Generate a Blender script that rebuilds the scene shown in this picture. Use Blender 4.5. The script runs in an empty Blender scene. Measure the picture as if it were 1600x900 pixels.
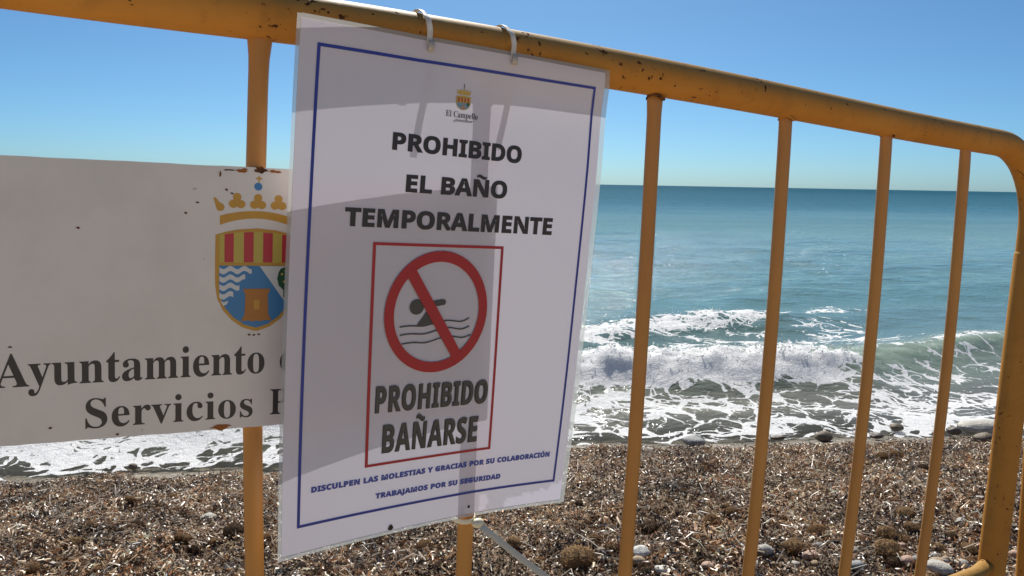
import bpy, bmesh, math, random, json
import numpy as np
from mathutils import Vector, Matrix, Quaternion

random.seed(7); rng = np.random.default_rng(11)
scn = bpy.context.scene
col = scn.collection
R = math.radians
EYE = 0.95                                   # height of the lens above the beach at the barrier

# ------------------------------------------------------------------ camera
cam_d = bpy.data.cameras.new('camera'); cam = bpy.data.objects.new('camera', cam_d); col.objects.link(cam)
cam_d.sensor_width = 36.0; cam_d.lens = 36.0*1150/1600
cam_d.clip_start = 0.02; cam_d.clip_end = 60000
PITCH, ROLL = R(8.1334), R(1.0496)
fw = Vector((0, math.cos(PITCH), -math.sin(PITCH))); up0 = Vector((0, math.sin(PITCH), math.cos(PITCH))); rt0 = Vector((1, 0, 0))
rt = rt0*math.cos(ROLL) + up0*math.sin(ROLL); up = up0*math.cos(ROLL) - rt0*math.sin(ROLL)
mw = Matrix((rt, up, -fw)).transposed().to_4x4(); mw.translation = (0, 0, EYE); cam.matrix_world = mw
scn.camera = cam

# ------------------------------------------------------------------ sky, sun, exposure
SUN_EL, SUN_AZ = R(46), R(-2.0)              # azimuth from +Y, towards +X
w = bpy.data.worlds.new('World'); scn.world = w; w.use_nodes = True
nt = w.node_tree; nt.nodes.clear()
sky = nt.nodes.new('ShaderNodeTexSky'); sky.sky_type = 'NISHITA'; sky.sun_disc = False
sky.sun_elevation = SUN_EL; sky.sun_rotation = SUN_AZ
sky.altitude = 0; sky.air_density = 0.62; sky.dust_density = 0.7; sky.ozone_density = 10.0
bg = nt.nodes.new('ShaderNodeBackground'); bg.inputs['Strength'].default_value = 0.076
wo = nt.nodes.new('ShaderNodeOutputWorld')
tint = nt.nodes.new('ShaderNodeVectorMath'); tint.operation = 'MULTIPLY'; tint.inputs[1].default_value = (.81, 1.075, 1.01)   # the video camera's cool white balance
nt.links.new(sky.outputs[0], tint.inputs[0]); nt.links.new(tint.outputs[0], bg.inputs[0]); nt.links.new(bg.outputs[0], wo.inputs[0])
sd = bpy.data.lights.new('sun', 'SUN'); sd.energy = 5.0; sd.angle = R(0.5); sd.color = (1.0, 0.95, 0.87)
sun = bpy.data.objects.new('sun', sd); col.objects.link(sun)
S = Vector((math.sin(SUN_AZ)*math.cos(SUN_EL), math.cos(SUN_AZ)*math.cos(SUN_EL), math.sin(SUN_EL)))
sun.rotation_euler = S.to_track_quat('Z', 'Y').to_euler(); sun.location = (0, 5, 8)
vs = scn.view_settings; vs.view_transform = 'Standard'; vs.look = 'None'; vs.exposure = 0.35; vs.gamma = 1.0
vs.use_curve_mapping = False

# ------------------------------------------------------------------ material helpers
def mat(name, color=(.5, .5, .5), rough=.6, spec=.5, metal=0.0):
    m = bpy.data.materials.new(name); m.use_nodes = True
    b = m.node_tree.nodes['Principled BSDF']
    b.inputs['Base Color'].default_value = (*color, 1); b.inputs['Roughness'].default_value = rough
    b.inputs['Metallic'].default_value = metal; b.inputs['Specular IOR Level'].default_value = spec
    return m
class NT:
    def __init__(s, m): s.t = m.node_tree; s.n = s.t.nodes; s.bsdf = s.n.get('Principled BSDF'); s.out = s.n.get('Material Output')
    def new(s, k, **kw):
        n = s.n.new(k)
        for a, b in kw.items(): setattr(n, a, b)
        return n
    def link(s, a, b): s.t.links.new(a, b)
    def val(s, sock, v):
        if hasattr(v, 'is_output') or isinstance(v, bpy.types.NodeSocket): s.link(v, sock)
        else: sock.default_value = v
    def math(s, op, a, b=0.0, c=0.0, clamp=False):
        n = s.new('ShaderNodeMath', operation=op, use_clamp=clamp)
        for i, v in enumerate((a, b, c)): s.val(n.inputs[i], v)
        return n.outputs[0]
    def noise(s, vec, scale, detail=3, rough=.55, dist=0.0):
        n = s.new('ShaderNodeTexNoise'); s.link(vec, n.inputs['Vector'])
        n.inputs['Scale'].default_value = scale; n.inputs['Detail'].default_value = detail
        n.inputs['Roughness'].default_value = rough; n.inputs['Distortion'].default_value = dist
        return n.outputs['Fac']
    def ramp(s, fac, *stops):
        n = s.new('ShaderNodeValToRGB'); s.link(fac, n.inputs[0]); e = n.color_ramp.elements
        while len(e) < len(stops): e.new(.5)
        for q, (p, c) in zip(e, stops):
            q.position = p; q.color = (*c, 1) if len(c) == 3 else c
        return n.outputs[0]
    def smooth(s, fac, lo, hi):
        n = s.new('ShaderNodeMapRange', interpolation_type='SMOOTHSTEP'); s.val(n.inputs[0], fac)
        s.val(n.inputs[1], lo); s.val(n.inputs[2], hi); return n.outputs[0]
    def mix(s, fac, a, b):
        n = s.new('ShaderNodeMix', data_type='RGBA')
        s.val(n.inputs[0], fac); 
        for k, v in ((6, a), (7, b)):
            if isinstance(v, tuple): n.inputs[k].default_value = (*v, 1)
            else: s.link(v, n.inputs[k])
        return n.outputs[2]
    def coord(s, which='Object'): return s.new('ShaderNodeTexCoord').outputs[which]
    def mapping(s, vec, scale=(1, 1, 1), rot=(0, 0, 0)):
        n = s.new('ShaderNodeMapping'); s.link(vec, n.inputs[0]); n.inputs['Scale'].default_value = scale; n.inputs['Rotation'].default_value = rot
        return n.outputs[0]
    def attr(s, name): return s.new('ShaderNodeAttribute', attribute_name=name)
    def bump(s, h, strength, dist, normal=None):
        n = s.new('ShaderNodeBump'); s.link(h, n.inputs['Height']); n.inputs['Strength'].default_value = strength; n.inputs['Distance'].default_value = dist
        if normal is not None: s.link(normal, n.inputs['Normal'])
        return n.outputs[0]

# ------------------------------------------------------------------ object helpers
def tag(o, label=None, cat=None, group=None, kind=None):
    if label: o['label'] = label
    if cat: o['category'] = cat
    if group: o['group'] = group
    if kind: o['kind'] = kind
    return o
def empty(name, loc=(0, 0, 0)):
    o = bpy.data.objects.new(name, None); o.empty_display_size = .05; col.objects.link(o); o.location = loc
    return o
def link(name, me, m, parent=None, smooth=True):
    ob = bpy.data.objects.new(name, me); col.objects.link(ob)
    if m is not None: me.materials.append(m)
    if smooth:
        me.polygons.foreach_set('use_smooth', [True]*len(me.polygons))
    if parent is not None:
        ob.parent = parent; ob.matrix_parent_inverse = Matrix.Translation(-parent.location)
    return ob
def mesh_from(verts, faces):
    me = bpy.data.meshes.new('m'); me.from_pydata([tuple(v) for v in verts], [], faces); me.update(); return me
def mesh_quads(verts, quads):
    me = bpy.data.meshes.new('m'); nv, nf = len(verts), len(quads)
    me.vertices.add(nv); me.vertices.foreach_set('co', np.asarray(verts, np.float32).ravel())
    me.loops.add(nf*4); me.loops.foreach_set('vertex_index', np.asarray(quads, np.int32).ravel())
    me.polygons.add(nf); me.polygons.foreach_set('loop_start', np.arange(0, nf*4, 4, dtype=np.int32))
    me.update(calc_edges=True); me.validate(); return me
def set_attr(me, name, vals, typ='FLOAT', domain='POINT'):
    a = me.attributes.new(name, typ, domain)
    a.data.foreach_set('color' if typ == 'FLOAT_COLOR' else 'value', np.asarray(vals, np.float32).ravel())

# value noise for terrain and water
_tab = rng.random((256, 256))
def vnoise(x, y):
    xi = np.floor(x).astype(int); yi = np.floor(y).astype(int); fx = x-xi; fy = y-yi
    fx = fx*fx*(3-2*fx); fy = fy*fy*(3-2*fy)
    g = lambda i, j: _tab[i & 255, j & 255]
    return (g(xi, yi)*(1-fx)+g(xi+1, yi)*fx)*(1-fy)+(g(xi, yi+1)*(1-fx)+g(xi+1, yi+1)*fx)*fy
def fbm(x, y, o=4, gain=.5):
    s = 0; a = 1; n = 0
    for k in range(o):
        s = s+a*(vnoise(x*2**k+17.3*k, y*2**k+5.1*k)-.5); n += a; a *= gain
    return s/n*2
sstep = lambda a, b, x: (lambda t: t*t*(3-2*t))(np.clip((x-a)/(b-a), 0, 1))

# ------------------------------------------------------------------ beach and sea shape
E1 = np.array([.982, .187]); M1 = np.array([-.187, .982]); SHORE0 = np.array([0, 3.86]); WATER = -0.55
def shore_sd(x, y):
    dx = x-SHORE0[0]; dy = y-SHORE0[1]
    d = M1[0]*dx+M1[1]*dy; s = E1[0]*dx+E1[1]*dy
    d = d - .10*np.sin(s*1.1+.6) - .05*np.sin(s*2.7+1)
    d = d + .13*sstep(-.4, -1.8, s)*-1
    return s, d
def ground_z(x, y):
    s, d = shore_sd(x, y); l = np.clip(-d/2.5, 0, 1)
    z = np.where(d < 0, WATER-.012+.56*np.sin(l*np.pi/2)**1.15, WATER-.012-.22*np.minimum(d, 12))
    near = np.exp(-((np.maximum(np.abs(x-.8)-5, 0))/6)**2)*np.exp(-(np.maximum(np.abs(y-3)-4, 0)/5)**2)
    bump = .035*fbm(x*2.1, y*2.1, 3)+.034*fbm(x*8, y*8, 3)
    return z+bump*near*sstep(.25, -.35, d)

def tensor(xs, ys):
    X, Y = np.meshgrid(xs, ys); nx, ny = len(xs), len(ys)
    i = np.arange(nx*ny).reshape(ny, nx)
    q = np.stack([i[:-1, :-1], i[:-1, 1:], i[1:, 1:], i[1:, :-1]], -1).reshape(-1, 4)
    return X.ravel(), Y.ravel(), q
def spread(a, b, step, far, k):
    core = np.arange(a, b+step/2, step); out = []; p = step; x = 0
    while x < far: p *= k; x += p; out.append(x)
    out = np.array(out); return np.concatenate([a-out[::-1], core, b+out])

# ---- ground: one sheet
gx, gy, gq = tensor(spread(-4.2, 5.6, .045, 900, 1.25), spread(.9, 5.4, .035, 900, 1.25))
gz = ground_z(gx, gy)
gm = mat('sea_litter_bed', (.12, .09, .06), .9, .2); N = NT(gm); oc = N.coord()
n1 = N.noise(oc, 60, 4); n2 = N.noise(oc, 3.2, 3)
c1 = N.ramp(n1, (.32, (.05, .036, .024)), (.5, (.15, .11, .075)), (.68, (.30, .23, .16)))
sdn = N.attr('shore').outputs['Fac']
wet = N.smooth(sdn, -.22, .02)
gravel = N.ramp(N.noise(oc, 45, 3), (.35, (.13, .11, .08)), (.65, (.36, .31, .235)))
pos = N.new('ShaderNodeSeparateXYZ'); N.link(oc, pos.inputs[0])
dry = N.smooth(N.math('ADD', pos.outputs[1], N.math('MULTIPLY', n2, .8)), 1.35, .75)
bounce_sand = N.ramp(N.noise(oc, 14, 4), (.3, (.44, .34, .225)), (.7, (.56, .44, .305)))  # pale sand added on the unseen ground behind the lens for warm bounce
N.link(N.mix(dry, N.mix(wet, c1, gravel), bounce_sand), N.bsdf.inputs['Base Color'])
N.link(N.math('SUBTRACT', .92, N.math('MULTIPLY', wet, .62)), N.bsdf.inputs['Roughness'])
N.link(N.bump(n1, .8, .02), N.bsdf.inputs['Normal'])
gme = mesh_quads(np.c_[gx, gy, gz], gq); _, gd = shore_sd(gx, gy); set_attr(gme, 'shore', gd)
tag(link('beach_ground', gme, gm), kind='structure')

# ---- sea: one sheet to the horizon
def crest_d(s): return 1.27+.13*s+.10*np.sin(s*1.7+.4)
def wave_shape(x, y):
    s, d = shore_sd(x, y)
    far = sstep(30, 14, y)
    z = np.zeros_like(x)
    # long low swell and wind ripples
    sw = .030*np.sin(d*2.1+.5*np.sin(s*.6)+.8*fbm(x*.3, y*.3, 2))+.018*np.sin(d*4.3-s*.7+2*fbm(x*.5, y*.5, 2))
    rp = .030*fbm(x*.9+.2*y, y*2.4, 4)
    z += (sw+rp)*sstep(.6, 3.0, d)*np.where(y > 14, np.maximum(far, .0), 1)
    # breaker
    dc = crest_d(s); q = d-dc
    amp = .235*sstep(-3.5, -.5, s)*(1-.55*sstep(5.5, 9, s))*(.86+.22*fbm(s*1.3, s*0+3.1, 2))+.05
    prof = np.where(q < 0, np.exp(-(q/(.36+.19*sstep(3.7, 2.4, s)))**2), np.exp(-(q/.62)**2))
    br = sstep(3.7, 2.4, s)                                         # broken (left) against still green (right)
    z += amp*prof*(1-.18*br)
    roll = br*np.exp(-((q+.26)/.22)**2)
    z += roll*.085
    lump = fbm(x*5.5, y*5.5, 4, .6)
    z += lump*.085*np.clip(br*np.exp(-((q+.14)/.30)**2)+(1-br)*np.exp(-((q)/.09)**2)*.35, 0, 1)
    z += .035*fbm(x*10, y*10, 4, .65)*br*np.exp(-((q+.16)/.28)**2)
    # second line of white water
    c2 = 2.39+.38*s; q2 = d-c2; env2 = sstep(-.4, .6, s)*sstep(4.6, 3.2, s)
    z += .10*env2*np.where(q2 < 0, np.exp(-(q2/.3)**2), np.exp(-(q2/.8)**2))
    z += .045*env2*np.exp(-(q2/.4)**2)*fbm(x*4.5, y*4.5, 4, .6)
    # swash
    z += .022*fbm(x*2.2, y*3.2, 4)*sstep(-.05, .5, d)*sstep(1.6, .8, d)
    z -= .02*sstep(.5, 0, d)
    # foam amount
    F = .50*sstep(-.06, .16, d)*sstep(dc+.1, dc-.5, d)
    F += .16*sstep(.4, -.9, s)*sstep(-.02, .3, d)
    F = np.maximum(F, br*sstep(-.74+.16*fbm(s*2.3, s*0+1.7, 3), -.40, q)*sstep(.30, .02, q)*1.05)
    F = np.maximum(F, br*sstep(-.5, -.1, q)*sstep(1.3, .2, q)*.62)
    F = np.maximum(F, (1-br)*np.exp(-((q-.02)/.13)**2)*(.60+.35*fbm(s*1.6, s*0+9.2, 3))*sstep(6.5, 4.2, s))
    F = np.maximum(F, (1-br)*np.exp(-((q+.3)/.45)**2)*.44)
    F = np.maximum(F, sstep(.0, .3, q)*sstep(c2-dc+.5, c2-dc-.2, q)*.42*sstep(5.4, 4.0, s))
    F = np.maximum(F, env2*np.exp(-((q2+.05)/.33)**2)*(.86-.36*sstep(2.2, 4.2, s)))
    F = np.maximum(F, .40*sstep(6.0, 4.6, s)*np.exp(-((q2-.0)/.5)**2))
    push = br*0-.07*amp/.235*prof**3*(1-.3*br)                      # the crest leans over its face
    return z, F, d, s, push
xs = spread(-5.0, 8.5, .036, 9000, 1.06); ys = np.concatenate([np.arange(2.4, 9.2, .026)])
p = .026; y = ys[-1]; ext = []
while y < 12000:
    p *= 1.028 if y < 60 else 1.25; y += p; ext.append(y)
ys = np.concatenate([ys, ext])
wx, wy, wq = tensor(xs, ys)
wz, F, wd, ws, push = wave_shape(wx, wy)
dens = np.exp(-(np.maximum(np.abs(wx-1.75)-6.8, 0)/np.maximum(3, wy*.35))**2)
wz = WATER+wz*dens
V = np.c_[wx+M1[0]*push*dens, wy+M1[1]*push*dens, wz]
keep = (wd > -.22)
fq = keep[wq].all(1); wq = wq[fq]
used = np.zeros(len(wx), bool); used[wq.ravel()] = True; remap = np.cumsum(used)-1
sme = mesh_quads(V[used], remap[wq])
set_attr(sme, 'foam', (F*dens)[used]); set_attr(sme, 'shore', wd[used]); 
q_ = (wd-crest_d(ws)); set_attr(sme, 'face', (np.exp(-((q_+.20)/.34)**2)*dens)[used])
sm = mat('sea_water', (.03, .12, .14), .07, .5); N = NT(sm); oc = N.coord()
dsh = N.attr('shore').outputs['Fac']; foam = N.attr('foam').outputs['Fac']; face = N.attr('face').outputs['Fac']
al = N.mapping(oc, (1, 1, 1), (0, 0, -.188))
st1 = N.mapping(al, (1, 2.6, 1))
deep = N.math('LOGARITHM', N.math('MAXIMUM', dsh, 1.0), 10.0)
pat = N.noise(N.mapping(al, (.05, .35, 1)), 1.0, 3)
deep = N.math('ADD', deep, N.math('MULTIPLY', N.math('SUBTRACT', pat, .5), .5))
wc = N.ramp(N.math('DIVIDE', deep, 3.0), (0.0, (.13, .125, .095)), (.10, (.11, .15, .13)), (.24, (.11, .21, .20)), (.37, (.165, .315, .345)), (.55, (.050, .155, .215)), (.85, (.016, .082, .120)))
wc = N.mix(N.math('MULTIPLY', face, .9), wc, (.30, .37, .29))  # paler breaker face: light coming through the wave put into its colour
# foam network
warp = N.new('ShaderNodeTexNoise'); N.link(al, warp.inputs['Vector']); warp.inputs['Scale'].default_value = 2.6; warp.inputs['Detail'].default_value = 3
wv = N.new('ShaderNodeVectorMath', operation='SCALE'); N.link(warp.outputs['Color'], wv.inputs[0]); wv.inputs['Scale'].default_value = .55
wadd = N.new('ShaderNodeVectorMath', operation='ADD'); N.link(N.mapping(al, (1, 1.5, 1)), wadd.inputs[0]); N.link(wv.outputs[0], wadd.inputs[1])
def web(scale, wdt):
    v = N.new('ShaderNodeTexVoronoi', feature='DISTANCE_TO_EDGE'); N.link(wadd.outputs[0], v.inputs['Vector']); v.inputs['Scale'].default_value = scale
    return N.smooth(v.outputs['Distance'], wdt, 0.0)
net = N.math('MAXIMUM', web(3.2, .16), N.math('MULTIPLY', web(9, .2), .7))
fn = N.noise(wadd.outputs[0], 3.4, 5, .65)
patch = N.noise(N.mapping(al, (.8, 1.5, 1)), 1.3, 3, .6, .6)
fv = N.math('ADD', foam, N.math('ADD', N.math('MULTIPLY', N.math('SUBTRACT', net, .45), .36), N.math('MULTIPLY', N.math('SUBTRACT', fn, .5), 1.0)))
fv = N.math('ADD', fv, N.math('MULTIPLY', N.math('SUBTRACT', patch, .5), 1.1))
fv = N.math('ADD', fv, N.math('MULTIPLY', N.math('SUBTRACT', N.noise(al, 26, 4, .7), .5), .34))
fv = N.math('MULTIPLY', N.smooth(fv, .53, .61), N.smooth(foam, .06, .2))
fine = N.noise(al, 70, 3, .7)
# sparse flecks far out
fl = N.noise(N.mapping(al, (1, 2.2, 1)), 3.0, 2)
b = N.bsdf
N.link(wc, b.inputs['Base Color'])
rough = N.math('ADD', N.math('ADD', .08, N.math('MULTIPLY', face, .3)), N.math('MULTIPLY', N.smooth(dsh, 3, 90), .30))
N.link(rough, b.inputs['Roughness']); b.inputs['IOR'].default_value = 1.33
N.link(N.math('SUBTRACT', .5, N.math('MULTIPLY', N.smooth(dsh, 1.5, 22), .492)), b.inputs['Specular IOR Level'])
b.inputs['Subsurface Radius'].default_value = (.85, 1.0, .85); b.inputs['Subsurface Scale'].default_value = .35; N.link(N.math('MULTIPLY', face, .9), b.inputs['Subsurface Weight'])
rip = N.math('ADD', N.noise(N.mapping(al, (1, 2.2, 1)), 1.6, 5, .6), N.math('MULTIPLY', N.noise(N.mapping(al, (1, 1.8, 1)), 9, 4, .6), .35))
bstr = N.new('ShaderNodeBump'); N.link(rip, bstr.inputs['Height']); bstr.inputs['Strength'].default_value = 1.0
N.link(N.math('ADD', .035, N.math('MULTIPLY', N.smooth(dsh, 2, 14), .17)), bstr.inputs['Distance'])
tilt = N.new('ShaderNodeTexNoise'); N.link(N.mapping(al, (1, 1.6, 1)), tilt.inputs['Vector']); tilt.inputs['Scale'].default_value = 2.3; tilt.inputs['Detail'].default_value = 4; tilt.inputs['Roughness'].default_value = .6
tv = N.new('ShaderNodeVectorMath', operation='SUBTRACT'); N.link(tilt.outputs['Color'], tv.inputs[0]); tv.inputs[1].default_value = (.5, .5, .5)
ts_ = N.new('ShaderNodeVectorMath', operation='SCALE'); N.link(tv.outputs[0], ts_.inputs[0]); N.link(N.math('MULTIPLY', N.smooth(dsh, 4, 50), 2.4), ts_.inputs['Scale'])
flat_ = N.new('ShaderNodeVectorMath', operation='MULTIPLY'); N.link(ts_.outputs[0], flat_.inputs[0]); flat_.inputs[1].default_value = (1, 1, .1)
na = N.new('ShaderNodeVectorMath', operation='ADD'); N.link(bstr.outputs[0], na.inputs[0]); N.link(flat_.outputs[0], na.inputs[1])
nn0 = N.new('ShaderNodeVectorMath', operation='NORMALIZE'); N.link(na.outputs[0], nn0.inputs[0])
N.link(nn0.outputs[0], b.inputs['Normal'])
fo = N.new('ShaderNodeBsdfPrincipled'); fo.inputs['Base Color'].default_value = (.94, .94, .92, 1); fo.inputs['Roughness'].default_value = .6
fo.inputs['Subsurface Weight'].default_value = .8; fo.inputs['Subsurface Radius'].default_value = (1, 1, 1); fo.inputs['Subsurface Scale'].default_value = .15
N.link(N.bump(N.math('ADD', N.math('MULTIPLY', fine, .5), N.math('ADD', N.noise(al, 22, 4, .7), fn)), .9, .05), fo.inputs['Normal'])
ftr = N.new('ShaderNodeBsdfTranslucent'); ftr.inputs['Color'].default_value = (.95, .96, .95, 1)
fmx = N.new('ShaderNodeMixShader'); fmx.inputs[0].default_value = .15; N.link(fo.outputs[0], fmx.inputs[1]); N.link(ftr.outputs[0], fmx.inputs[2])
mx = N.new('ShaderNodeMixShader'); N.link(fv, mx.inputs[0]); N.link(b.outputs[0], mx.inputs[1]); N.link(fmx.outputs[0], mx.inputs[2])
tr = N.new('ShaderNodeBsdfTransparent'); mx2 = N.new('ShaderNodeMixShader')
thin = N.math('MULTIPLY', N.smooth(N.math('ADD', dsh, N.math('MULTIPLY', N.math('SUBTRACT', fn, .5), .3)), .58, -.02), N.math('SUBTRACT', 1.0, fv))
N.link(N.math('MULTIPLY', thin, .88), mx2.inputs[0]); N.link(mx.outputs[0], mx2.inputs[1]); N.link(tr.outputs[0], mx2.inputs[2])
N.link(mx2.outputs[0], N.out.inputs[0])
tag(link('sea', sme, sm), kind='structure')

# ---- froth thrown up along the breaking crest: uncountable
ico = bmesh.new(); bmesh.ops.create_icosphere(ico, subdivisions=1, radius=1); iv = np.array([v.co[:] for v in ico.verts]); ifc = np.array([[v.index for v in f.verts] for f in ico.faces]); ico.free()
cx = rng.uniform(-3, 7.5, 120000); cy = rng.uniform(4.2, 9.2, 120000)
z_, F_, d_, s_, p_ = wave_shape(cx, cy)
qq = d_-crest_d(s_); br_ = sstep(3.7, 2.4, s_)
pr = br_*np.exp(-((qq+.10)/.22)**2)+(1-br_)*.5*np.exp(-(qq/.05)**2)*sstep(6, 4.2, s_)+.35*sstep(-.2, .8, s_)*sstep(3.8, 2.6, s_)*np.exp(-((d_-2.39-.38*s_)/.18)**2)
ok = rng.random(len(cx)) < pr*.55
cx, cy, z_, p_ = cx[ok], cy[ok], z_[ok], p_[ok]; nn = len(cx)
rad = .0022+.0075*rng.random(nn)**3
hz = WATER+z_+rng.exponential(.016, nn)-.004
cen = np.c_[cx+M1[0]*p_, cy+M1[1]*p_, hz]
fv_ = (cen[:, None, :]+iv[None]*rad[:, None, None]*(1+.3*rng.standard_normal((nn, len(iv), 1)))).reshape(-1, 3)
ff_ = (ifc[None]+(np.arange(nn)*len(iv))[:, None, None]).reshape(-1, 3)
fme = bpy.data.meshes.new('froth'); fme.vertices.add(len(fv_)); fme.vertices.foreach_set('co', fv_.astype(np.float32).ravel())
fme.loops.add(len(ff_)*3); fme.loops.foreach_set('vertex_index', ff_.astype(np.int32).ravel()); fme.polygons.add(len(ff_)); fme.polygons.foreach_set('loop_start', np.arange(0, len(ff_)*3, 3, dtype=np.int32)); fme.update(calc_edges=True)
fmat = mat('sea_froth', (.80, .82, .81), .5)
N = NT(fmat); t_ = N.new('ShaderNodeBsdfTranslucent'); t_.inputs[0].default_value = (.82, .84, .82, 1); m_ = N.new('ShaderNodeMixShader'); m_.inputs[0].default_value = .45
N.link(N.bsdf.outputs[0], m_.inputs[1]); N.link(t_.outputs[0], m_.inputs[2]); N.link(m_.outputs[0], N.out.inputs[0])
tag(link('sea_froth', fme, fmat), 'white froth and droplets thrown up along the breaking wave', 'foam', kind='stuff')

# ---- dried seagrass litter covering the beach: uncountable
def litter(n):
    y = rng.uniform(1.15, 5.4, n*3); x = rng.uniform(-1, 1, n*3)*(.78*y+.45)
    s, d = shore_sd(x, y); okk = (d < -.07-.30*rng.random(len(x))**2+.14*fbm(x*2.3, y*2.3, 3))
    x, y = x[okk][:n], y[okk][:n]; n = len(x)
    z = ground_z(x, y)+rng.uniform(.000, .018, n)
    L = np.clip(np.exp(rng.normal(-4.18, .45, n)), .004, .04)*(1+.0*y); W = rng.uniform(.0011, .0028, n)
    stick = rng.random(n) < .012; L = np.where(stick, rng.uniform(.04, .10, n), L); W = np.where(stick, .0013, W)
    L = L*np.clip(1+.9*fbm(x*5+9, y*5+2, 2), .6, 1.7)
    yaw = rng.uniform(0, 2*np.pi, n); pit = rng.normal(0, .55, n); rol = rng.normal(0, .9, n)
    dx = np.c_[np.cos(yaw)*np.cos(pit), np.sin(yaw)*np.cos(pit), np.sin(pit)]
    sx = np.c_[-np.sin(yaw), np.cos(yaw), 0*yaw]; nz = np.cross(dx, sx)
    sd_ = sx*np.cos(rol)[:, None]+nz*np.sin(rol)[:, None]; nn_ = np.cross(dx, sd_)
    curl = rng.normal(0, .28, n)*L
    vs_ = []
    c = np.c_[x, y, z]
    for k, off in ((-1, 0), (0, 1), (1, 0)):
        o = c+dx*(k*L/2)[:, None]+nn_*(off*curl)[:, None]
        wd_ = W*(1 if k == 0 else .75)
        vs_ += [o-sd_*wd_[:, None], o+sd_*wd_[:, None]]
    v = np.stack(vs_, 1).reshape(-1, 3)
    q = np.array([[0, 1, 3, 2], [2, 3, 5, 4]])
    Q = (q[None]+(np.arange(n)*6)[:, None, None]).reshape(-1, 4)
    pal = np.array([(.44, .33, .21), (.27, .185, .11), (.36, .28, .19), (.050, .034, .024), (.74, .65, .51), (.24, .115, .05), (.12, .085, .055), (.030, .022, .018), (.50, .27, .13)])
    pi = rng.choice(len(pal), n, p=[.17, .12, .06, .21, .13, .13, .07, .08, .03]); cc = pal[pi]*rng.uniform(.75, 1.25, (n, 1))
    tone = np.clip(1+1.1*fbm(x*7+3, y*7, 3), .35, 1.5)[:, None]; cc = np.clip(cc*tone*np.array([[1.06, .965, .89]]), .015, .85)
    cc = np.where(stick[:, None], np.array([[.6, .53, .43]]), cc)
    return v, Q, np.repeat(np.c_[cc, np.ones(n)], 2, 0)
v, Q, cc = litter(215000)
lme = mesh_quads(v, Q); set_attr(lme, 'tint', cc, 'FLOAT_COLOR', 'FACE')
lm = mat('dry_seagrass', (.3, .24, .16), .38, .6); N = NT(lm); a = N.attr('tint'); N.link(a.outputs['Color'], N.bsdf.inputs['Base Color'])
t_ = N.new('ShaderNodeBsdfTranslucent'); N.link(a.outputs['Color'], t_.inputs[0]); m_ = N.new('ShaderNodeMixShader'); m_.inputs[0].default_value = .25
N.link(N.bsdf.outputs[0], m_.inputs[1]); N.link(t_.outputs[0], m_.inputs[2]); N.link(m_.outputs[0], N.out.inputs[0])
tag(link('seagrass_litter', lme, lm, smooth=False), 'loose dried seagrass leaves and shell bits covering the beach', 'seagrass litter', kind='stuff')

# ------------------------------------------------------------------ pebbles and seagrass balls
def zg(x, y): return float(ground_z(np.array([x]), np.array([y]))[0])
def ray(px, py):                                     # where a sight line meets the beach
    d = fw*1150+rt*(px-800)-up*(py-450); t = 0.0
    lo, hi = .0005, .012
    for k in range(400):
        t = lo+(hi-lo)*k/400
        P = Vector((0, 0, EYE))+d*t
        if P.z < max(zg(P.x, P.y), WATER): break
    return P, t
def pebble_mesh(seed, flat=.6, lumps=.12):
    r = random.Random(seed); bm = bmesh.new(); bmesh.ops.create_icosphere(bm, subdivisions=3, radius=1)
    o = Vector((r.uniform(0, 90), r.uniform(0, 90), r.uniform(0, 90)))
    from mathutils import noise
    for v in bm.verts:
        k = 1+lumps*2*noise.noise(v.co*.9+o)+lumps*.5*noise.noise(v.co*2.3+o)
        v.co *= k; v.co.z *= flat; v.co.y *= r.uniform(.8, .8001)
    me = bpy.data.meshes.new('pebble'); bm.to_mesh(me); bm.free(); return me
def stone_mat(name, c, rough=.6):
    m = mat(name, c, rough, .4); N = NT(m); oc = N.coord()
    f = N.noise(oc, 2.2, 5, .6)
    N.link(N.ramp(f, (.3, tuple(x*.62 for x in c)), (.7, tuple(min(1, x*1.2) for x in c))), N.bsdf.inputs['Base Color'])
    N.link(N.bump(N.noise(oc, 9, 4), .25, .08), N.bsdf.inputs['Normal']); return m
SM = {'white': stone_mat('white_stone', (.66, .64, .58)), 'pale': stone_mat('pale_stone', (.46, .43, .37)), 'grey': stone_mat('grey_stone', (.27, .27, .26)),
      'brown': stone_mat('brown_stone', (.20, .15, .10)), 'wet': stone_mat('wet_dark_stone', (.13, .10, .075), .38)}
def put_stone(px, py, wpx, kind, label, group=None, flat=.6, seed=0, sink=.15, long=1.0):
    P, t = ray(px, py); r = wpx*.5*t; me = pebble_mesh(seed or random.randrange(9999), flat)
    o = link('pebble', me, SM[kind]); o.location = P+Vector((0, 0, r*flat*(1-sink)*.6+.006)); o.scale = (r, r/long, r); o.rotation_euler = (random.uniform(-.15, .15), random.uniform(-.15, .15), random.uniform(-.4, .4))
    return tag(o, label, 'pebble', group)
put_stone(1000, 872, 32, 'white', 'smooth white egg shaped pebble beside the third visible barrier bar', flat=.68, seed=3)
put_stone(1038, 898, 34, 'white', 'flat white pebble at the lower edge of the photo between two bars', flat=.45, seed=5)
put_stone(1140, 886, 40, 'grey', 'long flat grey pebble touching the foot of the fourth barrier bar', flat=.32, seed=8, long=1.9)
put_stone(1337, 891, 26, 'grey', 'rounded blue grey pebble near the fifth barrier bar', flat=.6, seed=12)
put_stone(1468, 895, 44, 'pale', 'broad pale pebble beside the last thin barrier bar', flat=.45, seed=15)
put_stone(1500, 889, 26, 'pale', 'small pale pebble between the last bar and the thick end post', flat=.6, seed=16)
put_stone(325, 815, 24, 'pale', 'single pale oval pebble lying left of the left barrier bar', flat=.55, seed=18)
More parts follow.
